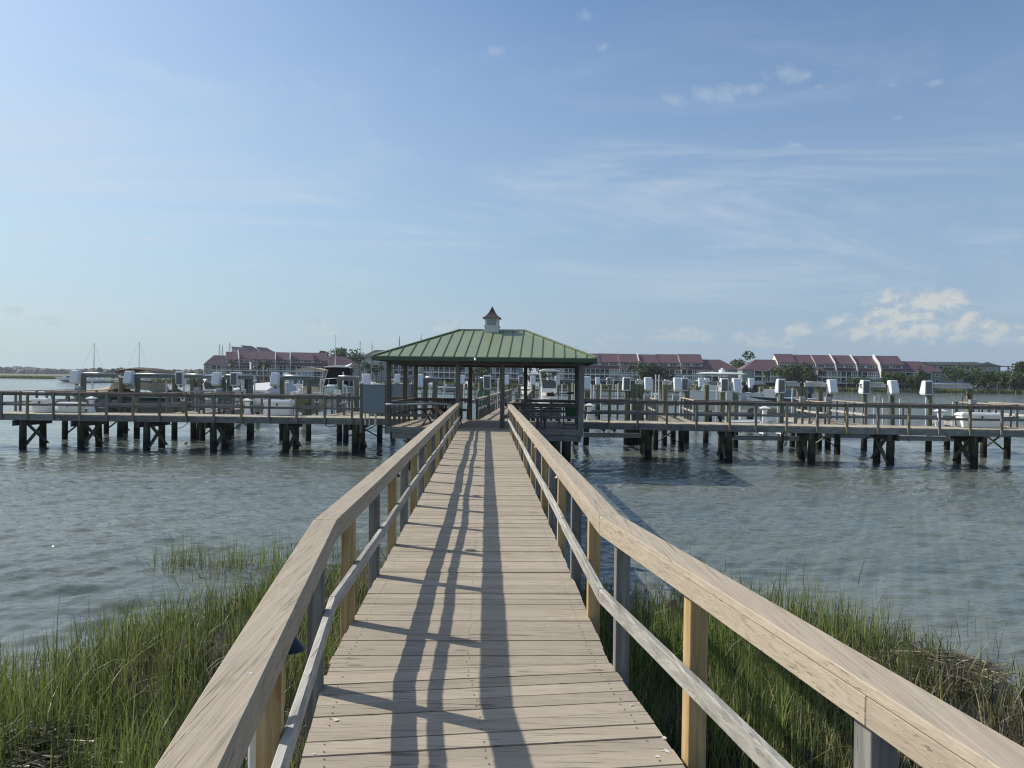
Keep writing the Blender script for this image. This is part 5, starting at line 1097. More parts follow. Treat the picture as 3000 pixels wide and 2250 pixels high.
M['fringe'] = leafmat('shore_grass', (0.10, 0.13, 0.03), (0.20, 0.20, 0.06), 0.8, 0.2)
fringe('shore_grass', [(-150, 288), (-58, 288), (-40, 302), (40, 300), (110, 296), (260, 290)], 17000, 1.2, 3, 'band of green marsh grass along the apartment shore', 14)

fringe('marsh_grass', [(-700, 470), (-480, 453), (-262, 436)], 9000, 1.1, 8, 'green grass edge of the marsh island on the left horizon', 14)

# ------------------------------------------------------------------ far woods
def woods(name, x0, x1, y, zt, n, seed, label, ys=60, r0=(3, 8)):
    r = np.random.default_rng(seed); Vs = []; Fs = []; rn = []; b = 0; U, Vn = 9, 6
    th = np.linspace(0, 2 * np.pi, U, endpoint=False); ph = np.linspace(0.12, np.pi - .12, Vn); tt, pp = np.meshgrid(th, ph)
    S = np.stack([np.sin(pp) * np.cos(tt), np.sin(pp) * np.sin(tt), np.cos(pp)], -1).reshape(-1, 3); id_ = np.arange(U * Vn).reshape(Vn, U)
    Fq = np.stack([id_[:-1], np.roll(id_, -1, 1)[:-1], np.roll(id_, -1, 1)[1:], id_[1:]], -1).reshape(-1, 4)
    for k in range(n):
        x = r.uniform(x0, x1); rad = r.uniform(*r0); hgt = zt * (.62 + .38 * vnoise(np.array([x * .018 + seed]), np.array([seed * 1.7]), 3)[0]) * r.uniform(.75, 1.03)
        c = np.array([x, y + r.uniform(-ys, ys), hgt - rad * .8]); P = S * (1 + .32 * r.normal(0, 1, (len(S), 1)).clip(-1, 1)) * np.array([rad * 1.3, rad, rad * .85]) + c
        Vs.append(P); Fs.append(Fq + b); b += len(S); rn.append(np.full(len(Fq), r.random()))
        lo = np.array([x, c[1], hgt * .35]); P = S * np.array([rad * 1.2, rad, hgt * .4]) + lo; Vs.append(P); Fs.append(Fq + b); b += len(S); rn.append(np.full(len(Fq), r.random() * .5))
    return tag(npmesh(name, np.concatenate(Vs), np.concatenate(Fs), M['farwood'], np.concatenate(rn)), label, None, None, 'stuff')
woods('woodland', -1150, -250, 1500, 15.5, 420, 4, 'hazy line of woods along the left horizon'); woods('woodland', -440, -160, 820, 10.5, 110, 9, 'nearer dark woods left of the left apartment block', 40, (2.5, 5))
woods('woodland', 120, 260, 520, 9, 60, 12, 'woods behind the gap between the apartment blocks', 30, (3, 6)); woods('woodland', 275, 520, 470, 10.0, 120, 15, 'woods behind the right end of the far shore', 30, (3, 6))
woods('woodland', -170, 120, 520, 8, 90, 19, 'woods behind the middle apartment block', 30, (3, 6))

# ------------------------------------------------------------------ apartment blocks
def win_meshes():
    d = {}
    m_ = MB()   # porch bay: flat screen coloured as the shaded recess, with white frame and rail, 2.35 x 2.2, origin at bottom centre, facing -y
    m_.span(-1.0, 1.0, -.03, .02, .12, 2.1, m=1); m_.span(-1.12, -1.0, -.10, .03, 0, 2.2); m_.span(1.0, 1.12, -.10, .03, 0, 2.2); m_.span(-1.0, 1.0, -.10, .03, 2.1, 2.2); m_.span(-1.0, 1.0, -.10, .03, 0, .12); m_.span(-1.0, 1.0, -.08, -.031, .80, .88); m_.span(-.03, .03, -.07, -.032, .12, .80)
    d['porch'] = (m_, ('trim', 'screen'))
    m_ = MB()   # group of three tall sashes over three low ones
    m_.span(-1.05, 1.05, -.06, .03, 0, 2.2)
    for k in (-1, 0, 1):
        m_.span(k * .68 - .26, k * .68 + .26, -.075, -.055, .85, 2.05, m=1); m_.span(k * .68 - .26, k * .68 + .26, -.075, -.055, .15, .68, m=1)
    d['window'] = (m_, ('trim', 'pane'))
    m_ = MB(); m_.span(-1.05, 1.05, -.06, .03, 0, 2.2)
    for k in (-1, 0, 1): m_.span(k * .68 - .26, k * .68 + .26, -.075, -.055, .85, 2.05, m=1); m_.span(k * .68 - .26, k * .68 + .26, -.075, -.055, .15, .68, m=1)
    d['palewin'] = (m_, ('trim', 'panel2'))
    m_ = MB(); m_.span(-1.7, 1.7, -.06, .03, 0, 1.15)
    for k in (-1, 0, 1): m_.span(k * 1.07 - .46, k * 1.07 + .46, -.075, -.055, .14, 1.02, m=1)
    d['clere'] = (m_, ('trim', 'pane'))
    m_ = MB(); m_.span(-.95, .95, -.06, .03, 0, 1.25)
    for k in (-1, 0, 1): m_.span(k * .57 - .22, k * .57 + .22, -.075, -.055, .14, 1.12, m=1)
    d['siding_win'] = (m_, ('trim', 'pane'))
    return d
WM = {}
def add_win(B, kind, p, rz=0.0, sx=1.0):
    if kind not in WM:
        m_, mt = win_meshes()[kind]; o = m_.build('window', [M[a] for a in mt], B, local=True); WM[kind] = o
    else: o = WM[kind].copy(); C.objects.link(o); o.parent = B
    q = Vector(p) - ORG[B.name]; o.location = q; o.rotation_euler = (0, 0, rz); o.scale = (sx, 1, 1); return o
ZG, ZF1, ZF2, ZS0, ZS1, ZE, ZR = .75, 3.25, 5.75, 8.3, 9.55, 11.1, 15.0
def unit(B, P0, fx, fy, w, kinds, depth=10.0, dz=0.0, roof='mauve', wall='wallc', shed=True):
    """one town house: facade from P0 along fx for w metres; fy points away from the water"""
    rz = math.atan2(fx.y, fx.x)
    def Q(a, b, z): return P0 + fx * a + fy * b + Vector((0, 0, z))
    ax = (fx, Vector((-fx.y, fx.x, 0)), Vector((0, 0, 1))); sk = fy
    def prism(m_, a0, a1, b0, b1, z0, z1): m_.hexa([Q(a0, b0, z0), Q(a1, b0, z0), Q(a1, b1, z0), Q(a0, b1, z0), Q(a0, b0, z1), Q(a1, b0, z1), Q(a1, b1, z1), Q(a0, b1, z1)])
    m_ = MB(); prism(m_, 0, w, 0, depth, ZF1 - .25, ZS0); prism(m_, 0, w, 1.9, depth, ZS0, ZE + dz); m_.build('wall', M[wall], B)
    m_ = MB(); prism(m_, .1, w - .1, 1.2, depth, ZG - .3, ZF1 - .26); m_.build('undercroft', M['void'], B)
    m_ = MB()
    for a in (.15, w * .5, w - .25): prism(m_, a, a + .22, -.02, .22, ZG - .3, ZF1 - .25)
    prism(m_, 0, w, -.12, 0, ZF1 - .3, ZF1 - .05); prism(m_, 0, w, -.10, 0, ZF2 - .16, ZF2 + .02); m_.build('floor_band', M['trim'], B)
    m_ = MB(); m_.hexa([Q(-.05, -.5, ZS0 - .1), Q(w + .05, -.5, ZS0 - .1), Q(w + .05, 1.9, ZS1 - .1), Q(-.05, 1.9, ZS1 - .1), Q(-.05, -.5, ZS0 + .06), Q(w + .05, -.5, ZS0 + .06), Q(w + .05, 1.9, ZS1 + .06), Q(-.05, 1.9, ZS1 + .06)]); m_.build('shed_roof', M['mauved'], B)
    m_ = MB(); e, r, k = ZE + dz, ZR + dz, 7.2
    m_.hexa([Q(-.1, 1.2, e - .25), Q(w + .1, 1.2, e - .25), Q(w + .1, k, r - .2), Q(-.1, k, r - .2), Q(-.1, 1.2, e), Q(w + .1, 1.2, e), Q(w + .1, k, r), Q(-.1, k, r)])
    m_.hexa([Q(-.1, k, r - .2), Q(w + .1, k, r - .2), Q(w + .1, depth + 2, e - .25), Q(-.1, depth + 2, e - .25), Q(-.1, k, r), Q(w + .1, k, r), Q(w + .1, depth + 2, e), Q(-.1, depth + 2, e)]); m_.build('roof', M[roof], B)
    for a in (.0, w - .12):
        m_ = MB(); m_.add([Q(a, 1.95, e - .3), Q(a, depth + 1.6, e - .3), Q(a, k, r - .25), Q(a + .12, 1.95, e - .3), Q(a + .12, depth + 1.6, e - .3), Q(a + .12, k, r - .25)], [(0, 1, 2), (3, 5, 4), (0, 3, 4, 1), (1, 4, 5, 2), (2, 5, 3, 0)]); m_.build('gable_wall', M[wall], B)
    n = len(kinds[0]); bw = w / n; s = bw / 2.36
    for fl, z in ((0, ZF1), (1, ZF2 + .05)):
        for i, c in enumerate(kinds[fl]): add_win(B, {'p': 'porch', 'w': 'window', 'l': 'palewin'}[c], Q((i + .5) * bw, -.03, z + .02), rz, s)
    for i in (0, 1): add_win(B, 'clere', Q(w * (.27 + .46 * i), 1.87, ZS1 + .12), rz, min(1, w / 8.4))
def party(B, P0, fx, fy, dz=0.0, col='wallc', full=True):
    def Q(a, b, z): return P0 + fx * a + fy * b + Vector((0, 0, z))
    m_ = MB(); e, r = ZE + dz, ZR + dz; A = [(-.6, ZF1 - .4), (-.6, ZS0 + .5), (1.0, e + .45), (7.0, r + .6), (7.4, r + .6), (7.4, ZF1 - .4)]
    m_.add([Q(-.2, b, z) for b, z in A] + [Q(.2, b, z) for b, z in A], [tuple(range(6))[::-1], tuple(range(6, 12))] + [(i, (i + 1) % 6, 6 + (i + 1) % 6, 6 + i) for i in range(6)]); m_.build('party_wall', M[col], B)
def wing(B, P0, fx, fy, w, kinds, end, depth=10.0, wall='wallc', endwall='wallg', lit='wallt', ze=8.35, zr=12.9):
    """low two storey end wing with a hipped roof falling towards its free END (+1 or -1)"""
    rz = math.atan2(fx.y, fx.x)
    def Q(a, b, z): return P0 + fx * a + fy * b + Vector((0, 0, z))
    m_ = MB(); wm = w * .68; lo, hi = (0, wm) if end > 0 else (w - wm, w)
    def prism(m_, a0, a1, b0, b1, z0, z1): m_.hexa([Q(a0, b0, z0), Q(a1, b0, z0), Q(a1, b1, z0), Q(a0, b1, z0), Q(a0, b0, z1), Q(a1, b0, z1), Q(a1, b1, z1), Q(a0, b1, z1)])
    prism(m_, lo, hi, 0, depth, ZF1 - .25, ze - .05); m_.build('wall', M[wall], B)
    m_ = MB(); e0, e1 = (wm, w) if end > 0 else (0, w - wm); prism(m_, e0 + (.002 if end > 0 else 0), e1 - (0 if end > 0 else .002), .25, depth, ZF1 - .25, ze - .05); m_.build('end_wall', M[endwall], B)
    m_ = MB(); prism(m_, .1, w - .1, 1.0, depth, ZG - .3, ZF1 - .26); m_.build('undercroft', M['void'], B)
    m_ = MB(); a0, a1 = -.4, w + .4; ra, rb_ = (-.1, w * .55) if end > 0 else (w * .45, w + .1)
    if end > 0: a0 = -.1
    else: a1 = w + .1
    P = [Q(a0, -.5, ze), Q(a1, -.5, ze), Q(a1, depth + 1.5, ze), Q(a0, depth + 1.5, ze), Q(ra, 5.6, zr), Q(rb_, 5.6, zr)]
    m_.add(P, [(0, 1, 5, 4), (1, 2, 5), (2, 3, 4, 5), (3, 0, 4), (3, 2, 1, 0)]); m_.build('roof', M['mauve'], B)
    n = len(kinds[0]); bw = wm / n
    for fl, z in ((0, ZF1), (1, ZF2 + .05)):
        for i, c in enumerate(kinds[fl]): add_win(B, {'p': 'porch', 'w': 'window', 'l': 'palewin'}[c], Q(lo + (i + .5) * bw, -.03, z + .02), rz, bw / 2.36)
        add_win(B, 'siding_win', Q((e0 + e1) / 2, .22, z + .6), rz, 1.0)
def stairs(B, P0, fx, fy, a):
    m_ = MB(); q = lambda s, z, b: P0 + fx * (a + s) + fy * b + Vector((0, 0, z))
    for b in (-1.6, -.8):
        m_.bar(q(0, ZF1 - .1, b), q(-3.4, ZG + .1, b), .1, .16); m_.bar(q(0, ZF1 + .8, b), q(-3.4, ZG + 1.0, b), .08, .08)
    m_.bar(q(0, ZF1 - .1, -1.2), q(2.4, ZF1 - .1, -1.2), 1.2, .16); m_.bar(q(0, ZF1 + .8, -1.7), q(2.4, ZF1 + .8, -1.7), .08, .08); m_.build('stair', M['trim'], B)
KS = [('lwlw', 'wwll'), ('pppp', 'pppp'), ('wwll', 'ppwl'), ('ppww', 'pplw'), ('ppww', 'ppll'), ('pppw', 'pppp'), ('wppw', 'wppw')]
KS = [(a, b) for a, b in KS]
def block(name, label, edges, d, angs=0.0, wingL=None, wingR=None, parties=(), dzs=None, step=.8, seed=0):
    x0 = X(edges[0], d); B = thing(name, label, 'apartment block', (x0, d, ZG), 0, 'red roofed apartment blocks'); fx = Vector((math.cos(R_(angs)), math.sin(R_(angs)), 0)); fy = Vector((-fx.y, fx.x, 0))
    def pos(px): k = (px - 1500) / F; t = (k * d - x0) / (fx.x - k * fx.y); return t
    for i, (a, b) in enumerate(zip(edges[:-1], edges[1:])):
        ta, tb = pos(a), pos(b); st_ = step * ((i * 7 + seed) % 3) if step < 1 else step * i; kk = KS[(i * 3 + seed) % len(KS)]
        unit(B, Vector((x0, d, 0)) + fx * (ta + .01) + fy * st_, fx, fy, tb - ta - .02, kk, 10.0, (dzs[i] if dzs else 0), wall='wallc' if (i + seed) % 3 else 'wallt')
        if i in parties: party(B, Vector((x0, d, 0)) + fx * ta + fy * min(st_, step * (((i - 1) * 7 + seed) % 3) if step < 1 else st_ - step), fx, fy, (dzs[i] if dzs else 0))
        if (i + seed) % 2 == 0: stairs(B, Vector((x0, d, 0)) + fx * ta, fx, fy, (tb - ta) * .55)
    if wingR: ta, tb = pos(edges[-1]), pos(wingR); wing(B, Vector((x0, d, 0)) + fx * (ta + .15) + fy * .6, fx, fy, tb - ta - .15, ('ppw', 'ppw'), 1)
    if wingL: ta, tb = pos(wingL), pos(edges[0]); wing(B, Vector((x0, d, 0)) + fx * ta + fy * .6, fx, fy, tb - ta - .15, ('pwl', 'ppw'), -1)
    return B
block('apartment_block', 'red roofed apartment block seen beneath the pavilion roof', [1268, 1332, 1392, 1452, 1496], 322, 0, wingL=1226, wingR=1531, seed=1)
block('apartment_block', 'long red roofed apartment block just right of the pavilion', [1604, 1652, 1703, 1758, 1815, 1873, 1931, 1995, 2062], 328, -.6, wingR=2166, parties=(5,), seed=2, dzs=[.1, .15, 0, .1, .0, -.1, .1, .2])
block('apartment_block', 'red roofed apartment block on the right with white party walls', [2284, 2338, 2394, 2449, 2513, 2580, 2652], 318, -1.2, wingL=2176, wingR=2768, parties=(3, 4, 5), seed=4, dzs=[.5, .3, .2, .2, .1, .2])
# left block is seen askew: its units step back and their ridges run away to the right
B4 = block('apartment_block', 'red roofed apartment block on the left behind the marina with stepped gables', [735, 806, 850, 920, 962], 345, 17, wingR=1058, parties=(1, 2), seed=3, dzs=[-.3, -.5, -.3, -.2], step=2.4)
block('apartment_block', 'farther stepped part of the left apartment block, partly behind its masts', [664, 700, 732], 362, 24, wingL=598, parties=(1,), seed=5, dzs=[-.2, .4], step=2.4)
for (pa, pb, z0, z1, d_) in ((678, 712, 14.8, 17.4, 376), (708, 742, 14.6, 18.2, 380), (752, 782, 14.2, 17.2, 374)):
    xa, xb = X(pa, d_), X(pb, d_); m_ = MB(); m_.add([Vector(p) for p in ((xa, d_, 10), (xb, d_, 10), (xb, d_, z0), (xa, d_, z1), (xa + 3, d_ + 6, 10), (xb + 3, d_ + 6, 10), (xb + 3, d_ + 6, z0), (xa + 3, d_ + 6, z1))], [(0, 1, 2, 3), (7, 6, 5, 4), (0, 3, 7, 4), (1, 5, 6, 2), (0, 4, 5, 1)]); m_.build('monitor_wall', M['wallt'], B4)
    m_ = MB(); o = Vector((0, 0, .25)); q = [Vector(p) for p in ((xa - .3, d_ - .3, z1), (xb + .3, d_ - .3, z0), (xb + 3.3, d_ + 6.3, z0), (xa + 2.7, d_ + 6.3, z1))]; m_.hexa(q + [p + o for p in q]); m_.build('monitor_roof', M['mauved'], B4)
# green grey house with dark roof behind the right block
d_ = 400; B = thing('apartment_house', 'blue grey house with dark shingle roof and white balconies behind the right trees', 'house', (X(2830, d_), d_, ZG)); x0, x1, x2 = X(2725, d_), X(2868, d_), X(2926, d_)
m_ = MB(); m_.span(x0, x2, d_, d_ + 14, ZG - .3, 13.4); m_.build('wall', M['wallg'], B)
m_ = MB(); m_.add([Vector(p) for p in ((x0 - 1, d_ - 1.2, 13.45), (x1, d_ - 1.2, 13.45), (x1 - 5, d_ + 6, 15.3), (x0 - 1, d_ + 6, 15.2), (x2 + 1, d_ - .6, 13.45), (x1 + .5, d_ + 6, 15.5), (x2 + 1, d_ + 15, 13.4), (x0 - 1, d_ + 15, 13.4))], [(0, 1, 2, 3), (1, 5, 2), (1, 4, 5), (4, 6, 5), (2, 5, 6, 7, 3), (0, 7, 6, 4, 1)]); m_.build('roof', M['slate'], B)
m_ = MB(); m_.add([Vector(p) for p in ((x1 - 4, d_ - .06, 13.2), (x2 + .8, d_ - .06, 13.2), ((x1 + x2) / 2 - 1, d_ - .06, 15.4), (x1 - 4, d_ + .3, 13.2), (x2 + .8, d_ + .3, 13.2), ((x1 + x2) / 2 - 1, d_ + .3, 15.4))], [(0, 1, 2), (5, 4, 3), (0, 2, 5, 3), (1, 4, 5, 2)]); m_.build('gable_wall', M['wallg'], B)
for i, px in enumerate((2736, 2756, 2776, 2806, 2834)):
    for z in (7.4, 10.5): add_win(B, 'porch', (X(px, d_), d_ - .05, z), 0, 1.25)
for px in (2868, 2897): add_win(B, 'siding_win', (X(px, d_), d_ - .05, 11.0), 0, 1.1)
for z in (7.2, 10.3):
    m_ = MB(); m_.span(x0, X(2850, d_), d_ - 1.3, d_ - .1, z - .2, z); m_.span(x0, X(2850, d_), d_ - 1.3, d_ - 1.24, z + .8, z + .9); m_.build('balcony', M['trim'], B)
xa, xb = X(2928, d_), X(2954, d_); m_ = MB(); m_.span(xa - .5, xb + .8, d_ - .5, d_ + 7, 13.0, 13.35); m_.build('porch_roof', M['slate'], B)
for x in (xa + .2, xb):
    m_ = MB(); m_.span(x - .25, x + .25, d_ + .1, d_ + .6, ZG - .3, 13.0); m_.build('porch_column', M['wallg'], B)
m_ = MB(); m_.span(xa, xb + .2, d_, d_ + 6, 9.4, 9.7); m_.span(xa, xb + .2, d_ + .05, d_ + .15, 10.5, 10.65); m_.build('porch_floor', M['wallg'], B)
# pale house behind the palms left of the pavilion
d_ = 330; B = thing('apartment_house', 'pale grey house behind palms just left of the pavilion roof', 'house', (X(1120, d_), d_, ZG)); m_ = MB(); m_.span(X(1066, d_), X(1216, d_), d_, d_ + 12, ZG - .3, 12.2); m_.build('wall', M['wallg'], B)
m_ = MB(); xa, xb = X(1058, d_), X(1222, d_); m_.add([Vector(p) for p in ((xa, d_ - 1, 12.2), (xb, d_ - 1, 12.2), (xb, d_ + 13, 12.2), (xa, d_ + 13, 12.2), (xa + 5, d_ + 6, 15.4), (xb - 5, d_ + 6, 15.2))], [(0, 1, 5, 4), (1, 2, 5), (2, 3, 4, 5), (3, 0, 4), (3, 2, 1, 0)]); m_.build('roof', M['slate'], B)
for px in (1080, 1102, 1140, 1160, 1180, 1202):
    for z in (4.0, 6.6, 9.4): add_win(B, 'palewin' if z > 9 else 'porch', (X(px, d_), d_ - .05, z), 0, 1.0)

# ------------------------------------------------------------------ trees on the far shore
def oak(px, d, w, h, label, seed, z0=ZG, dense=1.0):
    r = np.random.default_rng(seed); x = X(px, d); T = thing('oak_tree', label, 'tree', (x, d, z0), 0, 'leafy trees on the far shore')
    m_ = MB(); m_.tube([(x, d, z0 - .4), (x + .2, d, z0 + h * .3), (x - .1, d, z0 + h * .6)], [.045 * h, .035 * h, .015 * h], 8)
    for k in range(5):
        a = k * 1.3; m_.tube([(x + .1, d, z0 + h * .3), (x + math.cos(a) * w * .3, d + math.sin(a) * w * .3, z0 + h * .68)], [.022 * h, .008 * h], 6)
    m_.build('trunk', M['bark'], T); n = int(1000 * dense)
    cl = r.normal(0, 1, (11, 3)) * np.array([w * .24, w * .24, h * .13]) + np.array([x, d, z0 + h * .62]); cr = r.uniform(.16, .27, 11) * w
    k = r.integers(0, 11, n); v = r.normal(0, 1, (n, 3)); v /= np.linalg.norm(v, axis=1)[:, None]; p = cl[k] + v * cr[k][:, None] * (r.random(n)[:, None] ** .4) * np.array([1, 1, .8])
    p[:, 2] = np.maximum(p[:, 2], z0 + h * .16); p[:, 2] = z0 + (p[:, 2] - z0) * h / (p[:, 2].max() - z0); leaves(T, p, w * .028 + .10, r)
    return T
def leaves(T, p, s, r, mat='oak', lo=0, hi=1):
    n = len(p); a = r.normal(0, 1, (n, 3)); a /= np.linalg.norm(a, axis=1)[:, None]; b = np.cross(a, r.normal(0, 1, (n, 3))); b /= np.linalg.norm(b, axis=1)[:, None]; s_ = r.uniform(.6, 1.5, n)[:, None] * s
    V = np.stack([p - a * s_, p + b * s_ * .7, p + a * s_, p - b * s_ * .7], 1).reshape(-1, 3) - np.array(ORG[T.name]); o = npmesh('crown', V, np.arange(4 * n).reshape(-1, 4), M[mat], r.uniform(lo, hi, n), T); return o
def palm(px, d, h, label, seed, z0=ZG, cr=1.9):
    r = np.random.default_rng(seed); x = X(px, d); T = thing('palm_tree', label, 'palm', (x, d, z0), 0, 'cabbage palms on the far shore'); b = r.normal(0, .35)
    m_ = MB(); m_.tube([(x, d, z0 - .4), (x + b * .5, d, z0 + h * .5), (x + b, d, z0 + h)], [.24, .19, .17], 7); m_.build('trunk', M['bark'], T); Vs = []; c = np.array([x + b, d, z0 + h])
    for k in range(34):
        th = r.uniform(0, 2 * np.pi); el = r.uniform(-.9, 1.25); L = r.uniform(.75, 1.1) * cr; dv = np.array([np.cos(th) * np.cos(el), np.sin(th) * np.cos(el), np.sin(el)]); sd = np.array([-np.sin(th), np.cos(th), 0]); P = []
        for t, w_ in ((.1, .06), (.5, .55), (.8, .62), (1.0, .25)):
            q = c + dv * L * t + np.array([0, 0, -.55 * t * t]); P.append((q - sd * w_ * .5 * cr * .55, q + sd * w_ * .5 * cr * .55))
        for i in range(3): Vs.append([P[i][0], P[i][1], P[i + 1][1], P[i + 1][0]])
    V = np.array(Vs).reshape(-1, 3) - np.array(ORG[T.name]); npmesh('crown', V, np.arange(len(V)).reshape(-1, 4), M['palm'], np.repeat(r.random(34), 3), T)
nm = ['first', 'second', 'third', 'fourth', 'fifth', 'sixth', 'seventh', 'eighth', 'ninth', 'tenth', 'eleventh', 'twelfth', 'thirteenth', 'fourteenth']
def palms(lst, where):
    for i, (px, d, top) in enumerate(lst): palm(px, d, max(2.0, Z(px, top, d) - ZG - 1.2), '%s palm from the left %s' % (nm[i], where), int(px) + i)
palms([(683, 296, 1056), (748, 294, 1060), (764, 296, 1055), (776, 293, 1058), (785, 295, 1056), (1019, 296, 1074), (1030, 297, 1070), (1062, 300, 1056), (1073, 300, 1062)], 'in front of the left apartment block')
palms([(1088, 303, 1066), (1101, 303, 1072), (1118, 304, 1062), (1136, 303, 1070), (1150, 304, 1066)], 'before the pale house by the pavilion')
palms([(1336, 306, 1072), (1386, 306, 1074), (1398, 305, 1070), (1421, 307, 1076), (1432, 306, 1078), (1556, 309, 1066)], 'behind the pavilion columns')
palms([(1846, 310, 1064), (1858, 309, 1068), (1877, 311, 1056), (1893, 308, 1066), (1909, 310, 1062), (1921, 309, 1064), (1934, 310, 1070)], 'before the long middle apartment block')
palms([(2242, 303, 1084), (2278, 302, 1082), (2304, 304, 1070), (2322, 302, 1068), (2336, 303, 1060), (2352, 304, 1058), (2370, 303, 1066), (2408, 302, 1078), (2696, 300, 1072)], 'before the right apartment block')
palms([(2864, 296, 1112), (2882, 300, 1118), (2900, 297, 1114), (2926, 296, 1108), (2957, 298, 1110)], 'in the row of young palms at the far right')
for a in ((935, 385, 12, 15.5, 'dark oak rising behind the right end of the left apartment block'), (1005, 385, 17, 17.5, 'broad oak on the left side of the pale house'), (1048, 378, 11, 14.5, 'oak between the left apartment block and the pale house'), (1412, 309, 9, 9.0, 'bushy oak behind the pavilion entrance'), (1585, 312, 9, 10.5, 'dark oak behind the white boat in the pavilion bay'),
          (1915, 312, 12, 9.5, 'dark bushy oak before the long middle apartment block'), (2180, 345, 13, 16.5, 'tall oak in the gap between the two right apartment blocks'), (2166, 335, 8, 10.5, 'lower oak in the gap between the two right apartment blocks'), (2318, 305, 11, 9.0, 'bushy oak before the left half of the right apartment block'), (2350, 306, 10, 9.5, 'oak beside the palms before the right apartment block'),
          (2517, 303, 8, 5.2, 'low round oak before the third party wall'), (2590, 301, 8, 5.0, 'low spreading oak left of the taller one at the right block'), (2622, 302, 8.5, 7.6, 'rounded oak before the fifth unit of the right block'), (2671, 300, 11, 7.0, 'rounded oak in front of the right end wing'),
          (2796, 305, 9, 11.0, 'tall dense oak hiding the blue grey house'), (2846, 303, 10, 7.2, 'dense oak below the white balconies'), (2894, 306, 11, 9.8, 'broad oak behind the young palms'), (2926, 308, 9, 8.6, 'oak under the porch of the blue grey house'), (2972, 304, 11, 8.0, 'bushy oak at the right frame edge'), (3004, 318, 13, 12.5, 'taller oak at the right frame edge')): oak(*a[:5], seed=int(a[0]), dense=1.5 if a[2] > 10 else 1.0)
# ------------------------------------------------------------------ the far marina on the left: boats, sailing boats, floating dock
T = thing('floating_dock', 'long dark floating dock of the far marina on the left', 'dock', (-135, 305, 0)); m_ = MB(); m_.span(-176, -30, 304.5, 306.5, .1, .55); m_.build('deck', M['dark'], T)
for k in range(15):
    x = -172 + k * 10.0; m_ = MB(); m_.tube([(x, 304.2, -.5), (x, 304.2, 3.2)], .15, 8); m_.build('piling', M['pile'], T)
def farboat(px, d, L, head, kind, label, hull='gel'):
    B_ = L * .34; H = L * .15; T = boat('moored_boat', label, (X(px, d), d, -.15), head, L, B_, H, (M[hull], M['gel'], M['gel']), 'boats moored at the far marina')
    if kind in 'cr': windshield(T, -L * .12, L * .16, B_ * .75, H * 1.05, .6)
    if kind == 'c':
        m_ = MB(); m_.loft([[Vector((x, y * B_ * .36 * k, z)) for y, z in ((-1, H), (-.8, H + h), (.8, H + h), (1, H))] for x, h, k in ((L * .28, .1, .6), (L * .12, .75, 1), (-L * .1, .95, 1), (-L * .2, .2, 1))]); m_.build('cabin', M['gel'], T, smooth=30, local=True); ttop(T, -L * .12, H, H + 1.9, B_ * .75, L * .3, M['tancloth'])
    if kind == 't': console(T, 0, H * .5, .9, 1.0, M['gel']); ttop(T, 0, H * .5, H + 1.7, B_ * .6, L * .25, M['gel'])
    if kind != 'c': outboard(T, -L * .49, 0, H * .9, M['black'], 1.1)
    return T
FB = [(206, 296, 11, 200, 'c', 'white cabin cruiser at the left end of the far marina'), (262, 298, 8, 170, 'r', 'dark hulled runabout right of the cruiser in the far marina', 'darkhull'), (306, 295, 8.5, 165, 't', 'white boat with outboard left of the two masts'), (345, 298, 7.5, -100, 't', 'white boat moored behind the brown canopy'),
      (430, 297, 7, 200, 'r', 'low white boat moored right of the brown canopy'), (487, 298, 8, -85, 't', 'white boat moored behind the open backed motor cover'), (560, 297, 7, 190, 'r', 'white boat moored behind the twin piles on the left'), (604, 292, 8, -95, 'c', 'white cruiser moored before the left apartment block corner'), (660, 296, 7.5, 185, 'r', 'white runabout moored under the three masts'), (742, 293, 10, 178, 'r', 'red hulled boat moored before the left apartment block', 'redhull'),
      (793, 296, 8, 190, 't', 'white boat moored above the low dock box lid'), (838, 297, 8, -80, 'c', 'white cruiser moored left of the sand coloured boat'), (1128, 250, 7, 185, 'r', 'white boat moored beyond the blue grey panel'), (1153, 240, 7, 200, 't', 'turquoise hulled boat moored beyond the left pavilion columns', 'bluehull'), (1215, 262, 8.5, 176, 'r', 'white boat moored beyond the left pavilion bay'), (1316, 190, 8, 184, 'r', 'white skiff moored beyond the pavilion entrance'), (1375, 255, 10, -80, 'c', 'white cruiser moored behind the column left of the entrance')]
for a in FB: farboat(*a)
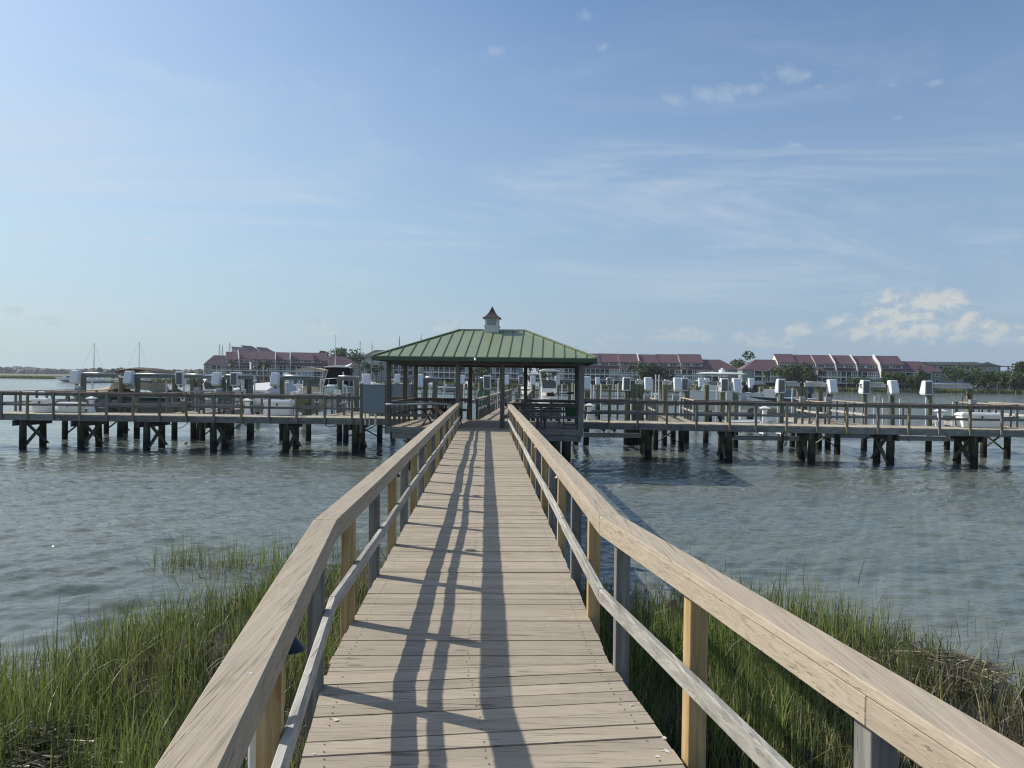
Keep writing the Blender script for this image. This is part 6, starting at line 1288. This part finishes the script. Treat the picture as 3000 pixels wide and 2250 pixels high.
def sailboat(px, d, top, head, label, hull='gel'):
    L = 10.0; T = boat('sailing_boat', label, (X(px, d), d, -.3), head, L, 3.0, 1.35, (M[hull], M['gel'], M['gel']), 'sailing boats at the far marina', floor=.8); h = Z(px, top, d) + .3
    m_ = MB(); m_.tube([(.8, 0, 1.2), (.8, 0, h)], [.11, .07], 8); ma = m_.build('mast', M['black'] if px < 500 or px in (1047.5, 1168) else M['galv'], T, local=True)
    m_ = MB()
    for q in ((4.8, 0, 1.75), (-4.9, 0, 1.4)): m_.tube([(.8, 0, h - .1), q], .022, 5)
    for s in (-1, 1): m_.tube([(.8, 0, h - .4), (.8, s * .7, h * .6), (.7, s * 1.35, 1.5)], .014, 5)
    m_.build('rigging', M['black'], ma, local=True); m_ = MB(); m_.tube([(.8, -.8, h * .6), (.8, .8, h * .6)], .04, 5); m_.build('spreader', M['galv'], ma, local=True)
    m_ = MB(); m_.tube([(.7, 0, 2.7), (-3.6, 0, 2.6)], .16, 8); m_.build('boom', M['brncloth'], ma, local=True)
    m_ = MB(); m_.loft([[Vector((x, y * w_, z)) for y, z in ((-1, 1.35), (-.8, 1.35 + h_), (.8, 1.35 + h_), (1, 1.35))] for x, w_, h_ in ((2.6, .5, .15), (1.6, .8, .5), (-1.2, .95, .5), (-1.5, .95, .45))]); m_.build('cabin', M['gel'], T, local=True)
SB = [(268, 285, 1004, 20, 'sailing boat with the leftmost bare mast'), (400, 283, 1001, 25, 'sailing boat with the mast above the brown canopy'), (640, 280, 1008, 90, 'sailing boat with the left of three close masts'), (649, 288, 1010, 95, 'sailing boat with the middle of three close masts'), (669.5, 270, 1001, 88, 'sailing boat with the tallest of three close masts'), (749, 281, 1032, 92, 'sailing boat with a short mast before the left apartment block'),
      (1047.5, 268, 999, 30, 'sailing boat with dark mast left of the pavilion roof'), (1091, 272, 1003, 120, 'sailing boat with pale mast just left of the pavilion roof edge'), (1168, 262, 983, 90, 'sailing boat with mast rising over the left roof slope'), (1230.5, 260, 980, 80, 'sailing boat with thin mast rising over the left roof slope nearer the ridge'), (1266, 270, 1010, 95, 'sailing boat behind the left bay of the pavilion')]
for a in SB: sailboat(*a)
# ------------------------------------------------------------------ air
HAZE = 0.00013
m, nt, bs = newmat('air'); nt.nodes.remove(bs)
pv = nd(nt, 'ShaderNodeVolumePrincipled', Color=(0.80, 0.88, 1.0, 1), Density=HAZE, Anisotropy=0.2); nt.links.new(pv.outputs[0], nt.nodes['Material Output'].inputs['Volume'])
hb = MB(); hb.span(-3300, 3300, -60, 3200, -1.6, 24); hz_ = hb.build('haze', m); tag(hz_, 'thin pale haze over the water', None, None, 'stuff')
